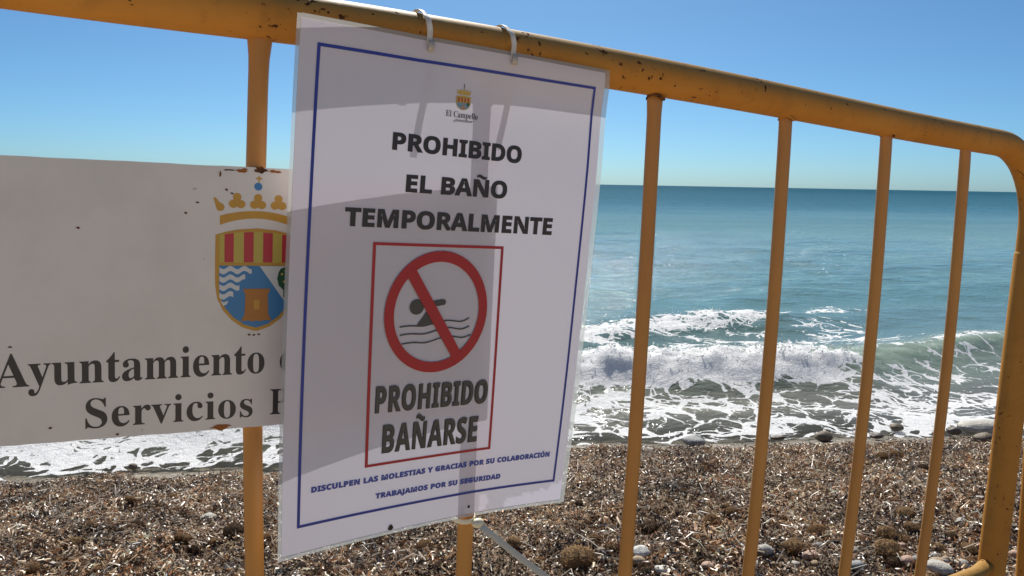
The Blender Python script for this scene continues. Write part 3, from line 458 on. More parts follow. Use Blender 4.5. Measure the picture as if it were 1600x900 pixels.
# letter outlines (bezier handles and knots in thousandths of an em) and measured layout
GLYPHS = json.loads('''{"serif":{"A":[650,[[[55,0,-13,0,-13,9],[-13,18,-13,27,6,27],[22,33,35,45,48,57],[60,79,73,111,151,305],[229,500,307,694,316,694],[325,693,334,693,413,505],[493,317,572,129,587,93],[601,67,612,51,623,35],[639,27,660,27,660,18],[660,9,660,0,554,0],[447,0,341,0,341,9],[341,18,341,27,395,27],[422,41,422,68,422,77],[417,95,406,121,396,146],[386,172,376,197,302,197],[228,197,154,197,142,166],[129,136,117,105,115,100],[114,94,112,88,112,80],[111,75,111,72,111,42],[135,27,184,27,186,27],[188,27,190,27,190,18],[190,9,190,0,122,0]],[[200,318,169,239,233,239],[296,239,360,239,328,318],[295,396,263,475,232,396]]]],"y":[447,[[[103,-209,78,-209,53,-209],[32,-201,15,-186,-2,-171],[-10,-150,-10,-125,-10,-108],[-4,-92,7,-79,18,-66],[34,-59,53,-59,70,-59],[84,-64,95,-74,106,-83],[111,-96,111,-113,111,-116],[111,-118,110,-121,110,-124],[110,-127,110,-130,110,-141],[116,-147,128,-147,139,-147],[153,-135,170,-110,179,-97],[186,-83,192,-66,199,-49],[204,-30,209,-7,157,120],[106,246,54,373,48,388],[42,400,36,410,31,418],[26,425,23,428,17,434],[8,437,-5,437,-6,437],[-6,437,-7,437,-7,445],[-7,454,-7,462,76,462],[158,462,241,462,241,454],[241,445,241,437,222,436],[209,434,202,431,195,428],[191,420,191,409,191,406],[192,402,193,397,194,392],[196,387,198,382,224,314],[250,245,276,177,298,238],[321,298,343,359,347,370],[350,379,352,387,353,395],[354,402,354,408,354,419],[350,427,342,431,333,435],[320,437,302,437,302,445],[302,454,302,462,350,462],[398,462,446,462,446,454],[446,445,446,437,432,437],[421,431,412,418,404,405],[395,386,386,361,338,229],[289,96,241,-36,224,-82],[208,-118,192,-142,177,-168],[160,-185,142,-194,124,-204]]]],"u":[558,[[[224,-15,195,-15,149,-15],[116,-2,97,26,78,52],[68,92,68,144,68,219],[68,294,68,369,68,392],[65,410,58,420,52,432],[38,437,17,438,17,446],[17,454,17,462,82,462],[146,462,211,462,211,345],[211,227,211,110,211,93],[216,79,224,68,234,58],[246,53,263,53,294,53],[319,68,340,98,340,188],[340,279,340,369,340,394],[336,412,329,422,322,432],[306,437,282,438,282,446],[282,454,282,462,349,462],[415,462,482,462,482,343],[482,223,482,104,482,81],[486,66,493,58,500,50],[515,45,536,44,536,36],[536,27,536,19,481,19],[416,8,340,-15,340,10],[340,35,340,60,323,37],[302,18,277,5,252,-8]]]],"n":[567,[[[107,0,27,0,27,8],[27,16,27,24,46,25],[60,29,67,38,74,47],[78,62,78,83,78,181],[78,279,78,377,78,398],[75,413,68,422,61,432],[48,437,28,438,28,446],[28,454,28,462,92,462],[156,462,220,462,220,441],[220,419,220,398,257,449],[304,474,362,474,449,474],[492,421,492,315,492,238],[492,160,492,83,492,62],[495,48,502,38,509,30],[522,25,541,24,541,16],[541,8,541,0,461,0],[381,0,301,0,301,8],[301,16,301,24,303,24],[306,24,308,24,336,24],[350,44,350,83,350,163],[350,243,350,323,350,350],[347,371,341,384,335,397],[322,404,302,404,271,404],[243,386,220,350,220,261],[220,172,220,83,220,62],[223,48,230,38,236,30],[249,25,268,24,268,16],[268,8,268,0,188,0]]]],"t":[340,[[[251,-14,184,-14,144,-14],[115,-4,98,16,81,35],[72,65,72,106,72,209],[72,312,72,415,58,415],[44,415,30,415,30,425],[30,436,30,446,70,484],[104,518,131,550,158,580],[179,608,192,631,200,631],[207,631,215,631,215,575],[215,518,215,462,246,462],[278,462,309,462,309,446],[309,431,309,415,278,415],[246,415,215,415,215,317],[215,220,215,122,215,101],[218,86,222,76,228,65],[237,60,250,60,273,60],[292,77,307,111,315,107],[323,102,331,98,300,23]]]],"a":[512,[[[420,-15,379,-15,329,-15],[302,7,298,52,253,9],[201,-13,142,-13,107,-13],[80,-3,60,17,40,37],[30,63,30,94,30,138],[52,174,94,202,138,231],[205,258,296,283,296,308],[296,334,296,359,296,387],[290,408,278,420,266,434],[247,440,220,440,177,440],[155,429,155,408,155,404],[160,395,169,382,178,369],[183,356,183,344,183,326],[176,312,164,300,150,290],[134,284,115,284,94,284],[78,290,66,302,55,315],[49,331,49,352,49,375],[57,396,74,414,90,433],[112,447,141,458,170,469],[203,474,241,474,312,474],[363,461,392,435,421,409],[436,368,436,313,436,240],[436,166,436,93,436,76],[437,64,439,59,441,54],[446,51,453,51,460,51],[468,55,477,62,481,55],[486,48,490,41,457,4]],[[192,50,225,50,234,50],[246,54,259,61,272,68],[285,79,296,94,296,147],[296,199,296,252,216,233],[176,191,176,125,176,75]]]],"m":[825,[[[106,0,27,0,27,8],[27,16,27,24,46,25],[60,29,67,38,74,47],[78,62,78,83,78,181],[78,279,78,377,78,398],[75,413,68,422,61,432],[48,437,28,438,28,446],[28,454,28,462,91,462],[155,462,218,462,218,439],[218,417,218,394,256,447],[301,474,353,474,421,474],[462,446,477,389,516,446],[564,474,622,474,707,474],[750,421,750,315,750,238],[750,160,750,83,750,62],[753,48,760,38,766,30],[779,25,798,24,798,16],[798,8,798,0,719,0],[641,0,562,0,562,8],[562,16,562,24,581,25],[593,30,600,39,607,48],[610,63,610,83,610,163],[610,243,610,323,610,350],[607,371,601,384,595,397],[582,404,562,404,533,404],[506,387,483,353,483,263],[483,173,483,83,483,63],[486,48,492,39,499,30],[511,25,530,24,530,16],[530,8,530,0,452,0],[375,0,297,0,297,8],[297,16,297,24,316,25],[328,30,335,39,342,48],[345,63,345,83,345,163],[345,243,345,323,345,350],[342,370,336,384,330,397],[317,404,297,404,266,404],[239,386,218,350,218,261],[218,172,218,83,218,63],[221,48,227,40,233,30],[245,25,264,24,264,16],[264,8,264,0,185,0]]]],"i":[295,[[[171,539,150,539,129,539],[111,546,96,560,82,575],[75,593,75,614,75,635],[82,653,96,668,111,683],[129,690,150,690,171,690],[189,683,204,668,218,653],[225,635,225,614,225,593],[218,575,203,560,188,546]],[[107,0,27,0,27,8],[27,16,27,24,47,25],[60,30,68,38,74,46],[78,61,78,83,78,180],[78,278,78,375,78,400],[75,416,70,424,64,432],[51,436,30,437,30,445],[31,454,31,462,94,462],[158,462,221,462,221,336],[221,209,221,83,221,62],[224,48,230,39,236,30],[249,25,268,24,268,16],[268,8,268,0,188,0]]]],"e":[448,[[[310,-15,229,-15,190,-15],[156,-5,126,16,96,36],[72,65,55,102,38,139],[29,183,29,234,29,281],[38,322,56,358,74,394],[98,422,130,443,160,464],[195,474,234,474,291,474],[337,455,370,417,404,379],[421,326,421,258,421,254],[421,251,421,247,339,247],[256,247,174,247,175,124],[216,63,297,63,336,63],[371,85,402,128,409,121],[417,115,424,108,375,26]],[[173,292,173,286,215,286],[258,286,300,286,300,297],[300,309,300,320,300,362],[296,393,288,412,279,432],[263,442,240,442,195,442],[173,396,173,303,173,297]]]],"o":[501,[[[294,-15,251,-15,207,-15],[168,-4,134,17,101,38],[75,68,56,104,37,142],[28,183,28,229,28,276],[37,318,56,356,75,392],[101,422,134,442,168,464],[207,474,250,474,293,474],[332,464,365,443,398,422],[424,394,444,357,462,320],[472,278,472,229,472,181],[462,139,444,102,424,65],[398,37,366,16,332,-5]],[[223,17,251,17,279,17],[299,31,311,58,317,71],[321,92,324,121,326,150],[327,186,327,229,327,317],[321,375,309,403,297,431],[278,445,251,445,222,445],[202,431,191,403,180,374],[174,317,174,230,174,187],[175,150,178,122,181,92],[185,71,191,58,203,31]]]],"S":[581,[[[73,-16,64,-16,64,68],[64,151,64,235,74,235],[83,235,93,235,109,162],[133,109,166,74,199,39],[241,22,293,22,331,22],[361,32,382,54,404,74],[415,101,415,133,415,177],[388,212,335,238,304,253],[273,269,242,284,184,313],[142,343,114,376,88,409],[74,448,74,494,74,535],[83,570,100,600,117,629],[141,652,172,669,202,686],[236,694,275,694,295,694],[317,692,342,687,366,682],[392,676,420,667,425,666],[430,664,434,664,438,662],[442,662,446,662,463,662],[474,673,477,694,486,694],[496,694,505,694,505,621],[505,548,505,475,497,475],[488,475,480,475,471,512],[456,545,437,573,418,601],[395,623,370,638,344,654],[317,662,289,662,255,662],[228,653,208,635,188,617],[178,594,178,566,178,540],[187,518,204,501,221,484],[247,467,281,451,313,436],[345,421,377,406,418,387],[450,368,472,347,496,326],[512,304,521,280,530,256],[535,229,535,198,535,155],[525,118,504,86,484,54],[455,29,418,12,381,-6],[337,-15,286,-15,269,-15],[253,-14,236,-12,219,-9],[203,-5,187,1,170,7],[157,11,146,14,136,17],[129,18,126,18,115,18],[108,16,103,10,98,6],[94,-3,91,-16,82,-16]]]],"r":[428,[[[116,0,27,0,27,8],[27,16,27,24,47,25],[60,30,68,38,74,46],[78,61,78,83,78,180],[78,278,78,375,78,400],[75,417,69,424,63,432],[50,436,30,437,30,445],[31,454,31,462,93,462],[155,462,217,462,217,433],[217,404,217,375,234,407],[255,432,278,448,302,466],[325,474,347,474,375,474],[396,467,410,452,424,438],[431,419,431,396,431,377],[425,361,414,349,403,337],[388,331,369,331,352,331],[339,335,330,344,322,352],[315,362,308,372,301,382],[292,387,281,387,267,387],[254,378,241,360,228,341],[222,317,222,286,222,218],[222,151,222,83,222,60],[227,45,236,38,246,30],[265,25,294,24,294,16],[294,8,294,0,205,0]]]],"v":[456,[[[221,-15,212,-15,160,113],[109,241,57,369,48,390],[40,407,33,418,26,430],[13,436,-4,437,-4,445],[-4,454,-4,462,79,462],[161,462,244,462,244,454],[244,446,244,438,240,438],[236,438,232,438,205,438],[192,429,192,411,192,407],[193,403,194,399,221,327],[248,254,275,182,300,247],[326,311,351,376,356,390],[359,400,359,405,359,427],[340,438,303,438,303,446],[303,454,303,462,353,462],[404,462,454,462,454,454],[454,447,454,439,435,435],[422,427,414,415,405,403],[396,385,387,362,337,236],[288,111,238,-15,229,-15]]]],"c":[437,[[[310,-15,232,-15,194,-15],[160,-5,129,16,98,37],[74,65,56,101,38,137],[29,178,29,223,29,272],[39,315,60,352,80,390],[108,420,142,442,178,464],[217,475,260,475,308,475],[346,465,372,444,400,423],[413,397,413,365,413,346],[408,332,396,320,386,310],[371,304,352,304,312,304],[292,327,292,373,292,378],[292,384,293,389,294,394],[294,399,294,404,294,429],[280,442,252,442,195,442],[167,388,167,279,167,206],[179,151,204,114,229,76],[262,57,304,57,339,57],[373,74,404,107,411,101],[417,96,424,90,374,20]]]],"s":[429,[[[272,-15,225,-15,198,-15],[166,-8,129,9,123,12],[116,13,109,13,93,13],[82,4,76,-13,68,-13],[61,-13,53,-13,53,44],[53,100,53,157,62,157],[70,157,79,157,88,115],[105,82,129,58,153,34],[180,22,209,22,234,22],[253,28,266,40,279,51],[286,67,286,87,286,115],[268,138,232,156,208,168],[183,181,159,193,124,210],[98,230,81,252,64,274],[55,299,55,328,55,370],[69,405,96,433,124,461],[162,475,210,475,221,475],[233,474,247,470,261,468],[277,463,296,458,299,457],[303,456,307,456,311,454],[314,454,317,454,328,454],[337,461,343,475,350,475],[356,475,363,475,363,427],[363,378,363,330,355,330],[348,330,340,330,329,366],[314,394,292,412,272,432],[248,441,222,441,201,441],[184,436,173,426,162,415],[156,402,156,386,156,370],[161,357,172,346,182,335],[197,325,218,315,240,304],[263,293,285,282,319,265],[344,246,360,226,375,204],[383,176,383,141,383,93],[368,55,340,27,310,-1]]]],"P":[622,[[[135,0,23,0,23,9],[23,17,23,26,58,27],[81,34,93,47,105,60],[111,84,111,120,111,268],[111,416,111,564,111,596],[105,618,92,631,80,644],[57,651,24,653,24,661],[24,670,24,678,122,678],[220,678,318,678,403,678],[464,670,500,655,534,640],[561,619,580,592,599,565],[609,532,609,494,609,437],[588,392,546,358,504,323],[442,306,360,306,330,306],[301,306,271,306,271,244],[271,182,271,120,271,84],[277,60,289,47,301,34],[325,27,360,26,360,17],[360,9,360,0,248,0]],[[271,426,271,342,281,342],[290,342,300,342,349,342],[384,353,404,376,425,399],[435,437,435,490,435,542],[426,580,410,605,392,630],[363,642,322,642,302,642],[288,638,282,631,274,624],[271,611,271,593,271,509]]]],"E":[658,[[[214,0,21,0,21,8],[21,17,21,25,56,25],[80,31,93,44,106,57],[112,81,112,116,112,260],[112,405,112,549,112,592],[106,620,92,634,80,646],[57,653,24,653,24,661],[24,670,24,678,214,678],[404,678,594,678,594,611],[594,543,594,476,586,476],[579,476,571,476,563,538],[542,581,506,605,472,629],[418,641,345,641,324,641],[308,640,298,638,287,635],[280,630,277,620,274,612],[272,597,272,578,272,507],[272,437,272,366,277,366],[283,366,288,366,333,366],[365,378,386,400,407,424],[421,461,429,514,437,514],[445,514,453,514,453,401],[453,289,453,176,445,176],[436,176,428,176,425,216],[418,247,406,270,396,293],[380,308,358,318,338,326],[310,331,276,331,275,331],[273,331,272,331,272,254],[272,177,272,100,272,75],[277,59,286,52,295,45],[314,41,343,41,392,41],[433,46,466,58,500,68],[529,86,552,112,575,136],[595,170,612,213,621,213],[631,213,640,213,626,142],[613,71,599,0,406,0]]]],"l":[297,[[[107,0,27,0,27,8],[27,16,27,24,47,25],[60,30,68,38,74,46],[78,61,78,83,78,253],[78,422,78,592,78,614],[75,630,70,639,65,648],[51,653,30,654,30,662],[30,670,30,678,94,678],[157,678,221,678,221,480],[221,281,221,83,221,62],[224,48,230,39,236,30],[249,25,268,24,268,16],[268,8,268,0,188,0]]]],"C":[697,[[[503,-16,382,-16,315,-16],[256,-1,204,30,153,60],[112,102,83,156,54,209],[39,271,39,340,39,409],[54,470,84,522,113,576],[154,617,206,648,259,678],[319,693,386,693,431,693],[485,680,547,655,557,650],[567,648,577,648,602,648],[617,663,624,693,633,693],[641,693,650,693,650,615],[650,537,650,459,642,459],[633,459,625,459,602,521],[571,570,530,606,490,642],[445,660,395,660,274,660],[214,552,214,337,214,136],[281,35,414,35,454,35],[494,46,533,66,572,88],[607,118,638,158,647,149],[657,141,666,132,597,33]]]],"p":[553,[[[115,-207,26,-207,26,-199],[26,-192,26,-184,41,-183],[53,-180,60,-174,67,-169],[73,-161,75,-150,77,-140],[78,-122,78,-95,78,57],[78,210,78,362,78,393],[75,412,69,422,63,430],[50,436,29,439,29,447],[29,454,29,462,90,462],[152,462,213,462,213,438],[213,415,213,391,243,447],[286,475,343,475,378,475],[409,465,436,444,463,423],[484,395,498,360,514,324],[521,283,521,238,521,189],[513,146,498,108,483,69],[461,39,434,18,406,-4],[374,-15,338,-15,289,-15],[250,6,220,48,220,3],[220,-41,220,-86,220,-113],[222,-133,226,-147,230,-161],[238,-170,248,-175,260,-180],[275,-182,294,-183,294,-191],[294,-199,294,-207,205,-207]],[[259,42,291,42,322,42],[343,57,356,88,369,120],[376,167,376,230,376,291],[370,337,359,369,348,399],[327,414,296,414,265,414],[240,393,220,350,220,267],[220,185,220,102,235,62]]]],"j":[312,[[[179,541,158,541,137,541],[119,548,104,562,90,577],[83,595,83,616,83,637],[90,655,105,670,120,685],[137,692,158,692,179,692],[197,685,212,670,227,655],[234,637,234,616,234,595],[227,578,212,563,197,548]],[[111,-209,53,-209,28,-209],[5,-204,-16,-195,-37,-186],[-53,-173,-65,-157,-77,-141],[-83,-123,-83,-104,-83,-85],[-78,-70,-66,-60,-56,-48],[-41,-43,-22,-43,-4,-43],[11,-48,22,-58,33,-68],[39,-81,39,-98,39,-108],[36,-119,28,-130,20,-142],[16,-150,16,-153,16,-167],[26,-174,46,-174,68,-174],[82,-166,87,-148,92,-132],[95,-109,95,-80,95,71],[95,221,95,372,95,397],[91,414,83,424,75,432],[58,437,33,438,33,446],[33,454,33,462,101,462],[169,462,237,462,237,297],[237,133,237,-32,237,-91],[221,-135,188,-164,156,-194]]]],"d":[551,[[[263,-15,208,-15,173,-15],[142,-5,116,16,88,36],[67,64,52,99,37,134],[29,174,29,219,29,270],[37,315,54,354,70,392],[92,422,121,442,150,464],[182,474,217,474,264,474],[302,455,332,417,332,477],[332,537,332,597,332,618],[327,632,316,640,305,649],[287,653,262,654,262,662],[262,670,262,678,333,678],[404,678,475,678,475,489],[475,301,475,112,475,87],[478,70,484,60,489,51],[503,44,526,41,526,33],[526,24,526,16,473,16],[408,6,332,-15,332,9],[332,34,332,58,304,9]],[[226,42,255,42,270,42],[286,48,300,62,316,74],[326,92,332,113,332,195],[332,278,332,360,329,377],[321,390,307,402,293,412],[277,418,259,418,228,418],[206,402,194,372,181,341],[175,293,175,228,175,165],[180,118,193,87,205,57]]]]},"sans":{"P":[628,[[[140,0,90,0,90,238],[90,476,90,714,166,714],[242,714,318,714,410,714],[477,694,520,654,562,615],[583,560,583,491,583,450],[574,411,557,374,540,338],[511,309,470,287,430,265],[375,254,306,254,284,254],[263,254,241,254,241,169],[241,85,241,0,191,0]],[[241,449,241,378,258,378],[274,378,291,378,334,378],[368,386,392,404,418,420],[430,448,430,486,430,555],[390,590,310,590,287,590],[264,590,241,590,241,519]]]],"R":[660,[[[140,0,90,0,90,238],[90,476,90,714,159,714],[229,714,298,714,395,714],[467,696,514,661,560,626],[583,572,583,500,583,467],[577,439,564,414,552,390],[536,370,516,352,495,336],[473,322,450,311,520,207],[590,104,660,0,604,0],[548,0,492,0,435,91],[379,183,322,274,295,274],[268,274,241,274,241,183],[241,91,241,0,191,0]],[[241,461,241,397,257,397],[274,397,290,397,340,397],[376,405,398,422,419,439],[430,463,430,496,430,530],[418,554,396,568,372,583],[336,590,287,590,272,590],[256,590,241,590,241,526]]]],"O":[796,[[[476,-10,398,-10,321,-10],[257,5,206,36,156,67],[119,110,94,165,70,220],[58,285,58,359,58,433],[70,497,94,552,119,607],[156,649,206,680,257,710],[321,725,399,725,476,725],[540,710,590,680,640,649],[677,606,702,552,726,496],[738,432,738,358,738,284],[726,220,702,164,677,110],[640,67,590,36,540,5]],[[335,117,398,117,463,117],[509,138,537,182,565,224],[579,283,579,358,579,433],[565,492,537,535,509,578],[463,599,399,599,335,599],[289,578,260,535,231,492],[217,433,217,358,217,283],[231,224,260,182,289,138]]]],"H":[765,[[[140,0,90,0,90,238],[90,476,90,714,140,714],[191,714,241,714,241,621],[241,527,241,434,335,434],[430,434,524,434,524,527],[524,621,524,714,574,714],[625,714,675,714,675,476],[675,238,675,0,625,0],[574,0,524,0,524,103],[524,205,524,308,430,308],[335,308,241,308,241,205],[241,103,241,0,191,0]]]],"I":[389,[[[140,0,32,0,32,29],[32,57,32,86,61,99],[90,113,119,126,119,280],[119,434,119,588,90,601],[61,615,32,628,32,657],[32,685,32,714,140,714],[249,714,357,714,357,685],[357,657,357,628,328,615],[299,601,270,588,270,434],[270,280,270,126,299,113],[328,99,357,86,357,57],[357,29,357,0,249,0]]]],"B":[672,[[[179,0,90,0,90,238],[90,476,90,714,164,714],[238,714,312,714,407,714],[479,701,528,674,577,647],[601,600,601,533,601,492],[592,458,572,430,554,402],[526,385,491,379,491,377],[491,376,491,374,515,369],[537,361,556,349,575,337],[591,320,602,297,613,274],[619,244,619,207,619,142],[596,92,549,55,502,18],[438,0,357,0,268,0]],[[241,484,241,431,270,431],[300,431,329,431,373,431],[404,438,420,452,438,466],[446,486,446,513,446,540],[436,560,416,572,396,584],[364,590,321,590,294,590],[268,590,241,590,241,537]],[[241,187,241,125,274,125],[307,125,340,125,385,125],[417,134,435,152,453,169],[462,193,462,222,462,249],[453,270,434,286,416,303],[383,311,335,311,304,311],[272,311,241,311,241,249]]]],"D":[740,[[[157,0,90,0,90,238],[90,476,90,714,165,714],[239,714,314,714,389,714],[454,701,508,674,564,647],[606,608,636,556,667,505],[682,441,682,364,682,243],[648,152,580,92,511,30],[415,0,292,0,225,0]],[[241,280,241,125,263,125],[284,125,306,125,452,125],[525,203,525,360,525,439],[508,498,473,534,438,572],[388,590,322,590,295,590],[268,590,241,590,241,435]]]],"E":[560,[[[227,0,90,0,90,238],[90,476,90,714,227,714],[364,714,501,714,501,673],[501,631,501,590,414,590],[328,590,241,590,241,538],[241,485,241,433,322,433],[402,433,483,433,483,392],[483,350,483,309,402,309],[322,309,241,309,241,248],[241,186,241,125,328,125],[414,125,501,125,501,83],[501,42,501,0,364,0]]]],"L":[565,[[[237,0,90,0,90,238],[90,476,90,714,140,714],[191,714,241,714,241,518],[241,321,241,125,338,125],[434,125,531,125,531,83],[531,42,531,0,384,0]]]],"A":[690,[[[54,0,0,0,84,239],[168,478,252,717,314,717],[375,717,437,717,521,478],[606,239,690,0,636,0],[581,0,527,0,510,57],[492,113,475,170,388,170],[302,170,215,170,198,113],[180,57,163,0,109,0]],[[270,352,253,297,315,297],[377,297,439,297,421,352],[404,408,386,463,383,474],[378,489,374,506,368,523],[363,541,358,559,353,577],[348,593,345,606,342,593],[337,576,332,556,326,537],[320,518,316,500,310,483],[307,470,304,463,287,408]]]],"N":[813,[[[135,0,90,0,90,238],[90,476,90,714,154,714],[217,714,281,714,384,536],[488,357,591,179,592,179],[593,179,594,179,592,212],[590,245,589,278,588,311],[587,343,587,376,587,489],[587,601,587,714,632,714],[678,714,723,714,723,476],[723,238,723,0,659,0],[595,0,531,0,427,180],[324,360,220,540,219,540],[217,540,216,540,219,506],[221,472,222,438,224,404],[225,370,225,336,225,224],[225,112,225,0,180,0]]]],"T":[579,[[[264,0,214,0,214,196],[214,392,214,588,149,588],[85,588,20,588,20,630],[20,672,20,714,200,714],[379,714,559,714,559,672],[559,630,559,588,494,588],[430,588,365,588,365,392],[365,196,365,0,315,0]]]],"M":[943,[[[135,0,90,0,90,238],[90,476,90,714,159,714],[227,714,296,714,352,532],[409,350,465,168,466,168],[467,168,468,168,528,350],[587,532,647,714,716,714],[784,714,853,714,853,476],[853,238,853,0,806,0],[759,0,712,0,712,113],[712,225,712,338,712,361],[712,387,714,416,714,445],[716,473,716,500,718,526],[718,546,719,559,718,559],[716,559,715,559,654,373],[592,186,531,0,485,0],[438,0,392,0,335,187],[277,373,220,560,219,560],[217,560,216,560,217,547],[219,527,220,500,221,473],[222,445,224,414,224,384],[225,357,225,332,225,221],[225,111,225,0,180,0]]]],"S":[551,[[[332,-10,248,-10,173,-10],[105,4,46,33,46,80],[46,127,46,174,80,159],[115,146,152,134,188,121],[224,115,260,115,297,115],[324,122,340,136,355,151],[363,169,363,191,363,218],[350,239,323,256,296,273],[264,291,224,308,207,315],[189,324,170,336,151,346],[132,360,114,377,97,394],[82,414,71,437,60,460],[54,488,54,521,54,585],[76,635,119,670,162,706],[221,724,296,724,333,724],[369,720,402,711,436,702],[471,690,508,674,492,635],[475,595,459,556,426,569],[397,580,371,587,345,594],[318,598,291,598,262,598],[240,591,225,578,210,565],[202,547,202,526,202,501],[213,481,236,466,259,451],[292,432,337,412,374,395],[405,378,430,358,456,340],[476,317,490,292,504,267],[511,235,511,198,511,135],[488,84,442,46,397,9]]]],"U":[756,[[[442,-10,375,-10,280,-10],[208,14,159,62,110,111],[85,175,85,254,85,407],[85,561,85,714,135,714],[186,714,236,714,236,568],[236,423,236,277,236,218],[248,177,272,153,296,129],[332,117,379,117,428,117],[464,130,486,156,509,182],[520,223,520,278,520,423],[520,569,520,714,570,714],[621,714,671,714,671,560],[671,406,671,252,671,203],[660,158,638,118,617,79],[584,48,540,24,497,2]]]],"G":[724,[[[441,-10,390,-10,283,-10],[201,21,144,84,87,147],[58,238,58,358,58,433],[72,497,102,552,130,607],[173,649,228,679,283,709],[351,724,431,724,469,724],[506,720,543,712,580,704],[613,693,643,680,626,640],[610,599,593,559,571,570],[546,580,518,587,490,594],[461,598,430,598,386,598],[348,588,316,568,283,548],[258,520,240,484,223,447],[214,404,214,355,214,308],[220,267,233,231,246,195],[266,167,293,146,320,126],[356,116,400,116,421,116],[440,117,454,119,470,121],[483,123,496,126,496,176],[496,225,496,275,451,275],[406,275,361,275,361,317],[361,359,361,401,455,401],[550,401,644,401,644,278],[644,154,644,31,607,18],[568,8,528,1,487,-6]]]],"C":[637,[[[417,-10,379,-10,306,-10],[245,5,198,36,150,66],[115,108,92,164,69,218],[58,283,58,356,58,428],[71,492,97,547,123,602],[161,646,210,677,260,708],[321,724,393,724,428,724],[464,720,500,710,535,702],[569,689,602,674,586,633],[569,592,553,551,526,564],[500,575,472,584,446,593],[419,598,393,598,335,598],[291,576,260,533,229,490],[214,430,214,355,214,279],[228,220,256,178,285,137],[330,116,393,116,422,116],[452,119,480,126,509,133],[541,142,575,154,575,112],[575,69,575,27,544,14],[513,5,482,-1,451,-7]]]],"V":[650,[[[297,0,242,0,161,238],[81,476,0,714,51,714],[102,714,153,714,198,572],[242,431,287,289,290,282],[294,268,298,248,304,229],[309,208,314,186,319,165],[323,147,325,132,327,147],[330,165,336,186,340,208],[346,229,351,248,356,268],[360,282,362,289,407,431],[452,572,497,714,548,714],[599,714,650,714,569,476],[488,238,407,0,352,0]]]],"Y":[624,[[[287,0,237,0,237,91],[237,182,237,273,158,420],[79,567,0,714,55,714],[109,714,164,714,213,616],[263,518,312,420,362,518],[411,616,461,714,515,714],[570,714,624,714,545,569],[466,423,387,278,387,185],[387,93,387,0,337,0]]]],"J":[331,[[[60,-210,15,-210,-4,-210],[-21,-209,-36,-206,-51,-204],[-63,-202,-74,-199,-74,-157],[-74,-115,-74,-73,-63,-76],[-52,-78,-40,-80,-29,-82],[-16,-83,-3,-83,14,-83],[30,-80,44,-73,59,-66],[70,-54,78,-35,86,-16],[90,10,90,45,90,268],[90,491,90,714,140,714],[191,714,241,714,241,491],[241,269,241,46,241,-15],[232,-65,212,-102,194,-140],[167,-168,133,-184,99,-202]]]],"Q":[796,[[[605,-170,540,-170,496,-117],[453,-63,409,-10,405,-10],[402,-10,398,-10,321,-10],[257,5,206,36,156,67],[119,110,94,165,70,220],[58,285,58,359,58,433],[70,497,94,552,119,607],[156,649,206,680,257,710],[321,725,399,725,476,725],[540,710,590,680,640,649],[677,606,702,552,726,496],[738,432,738,358,738,278],[724,209,695,150,666,92],[622,49,562,22,619,-42],[677,-106,734,-170,669,-170]],[[335,117,398,117,463,117],[509,138,537,182,565,224],[579,283,579,358,579,433],[565,492,537,535,509,578],[463,599,399,599,335,599],[289,578,260,535,231,492],[217,433,217,358,217,283],[231,224,260,182,289,138]]]]}}''')
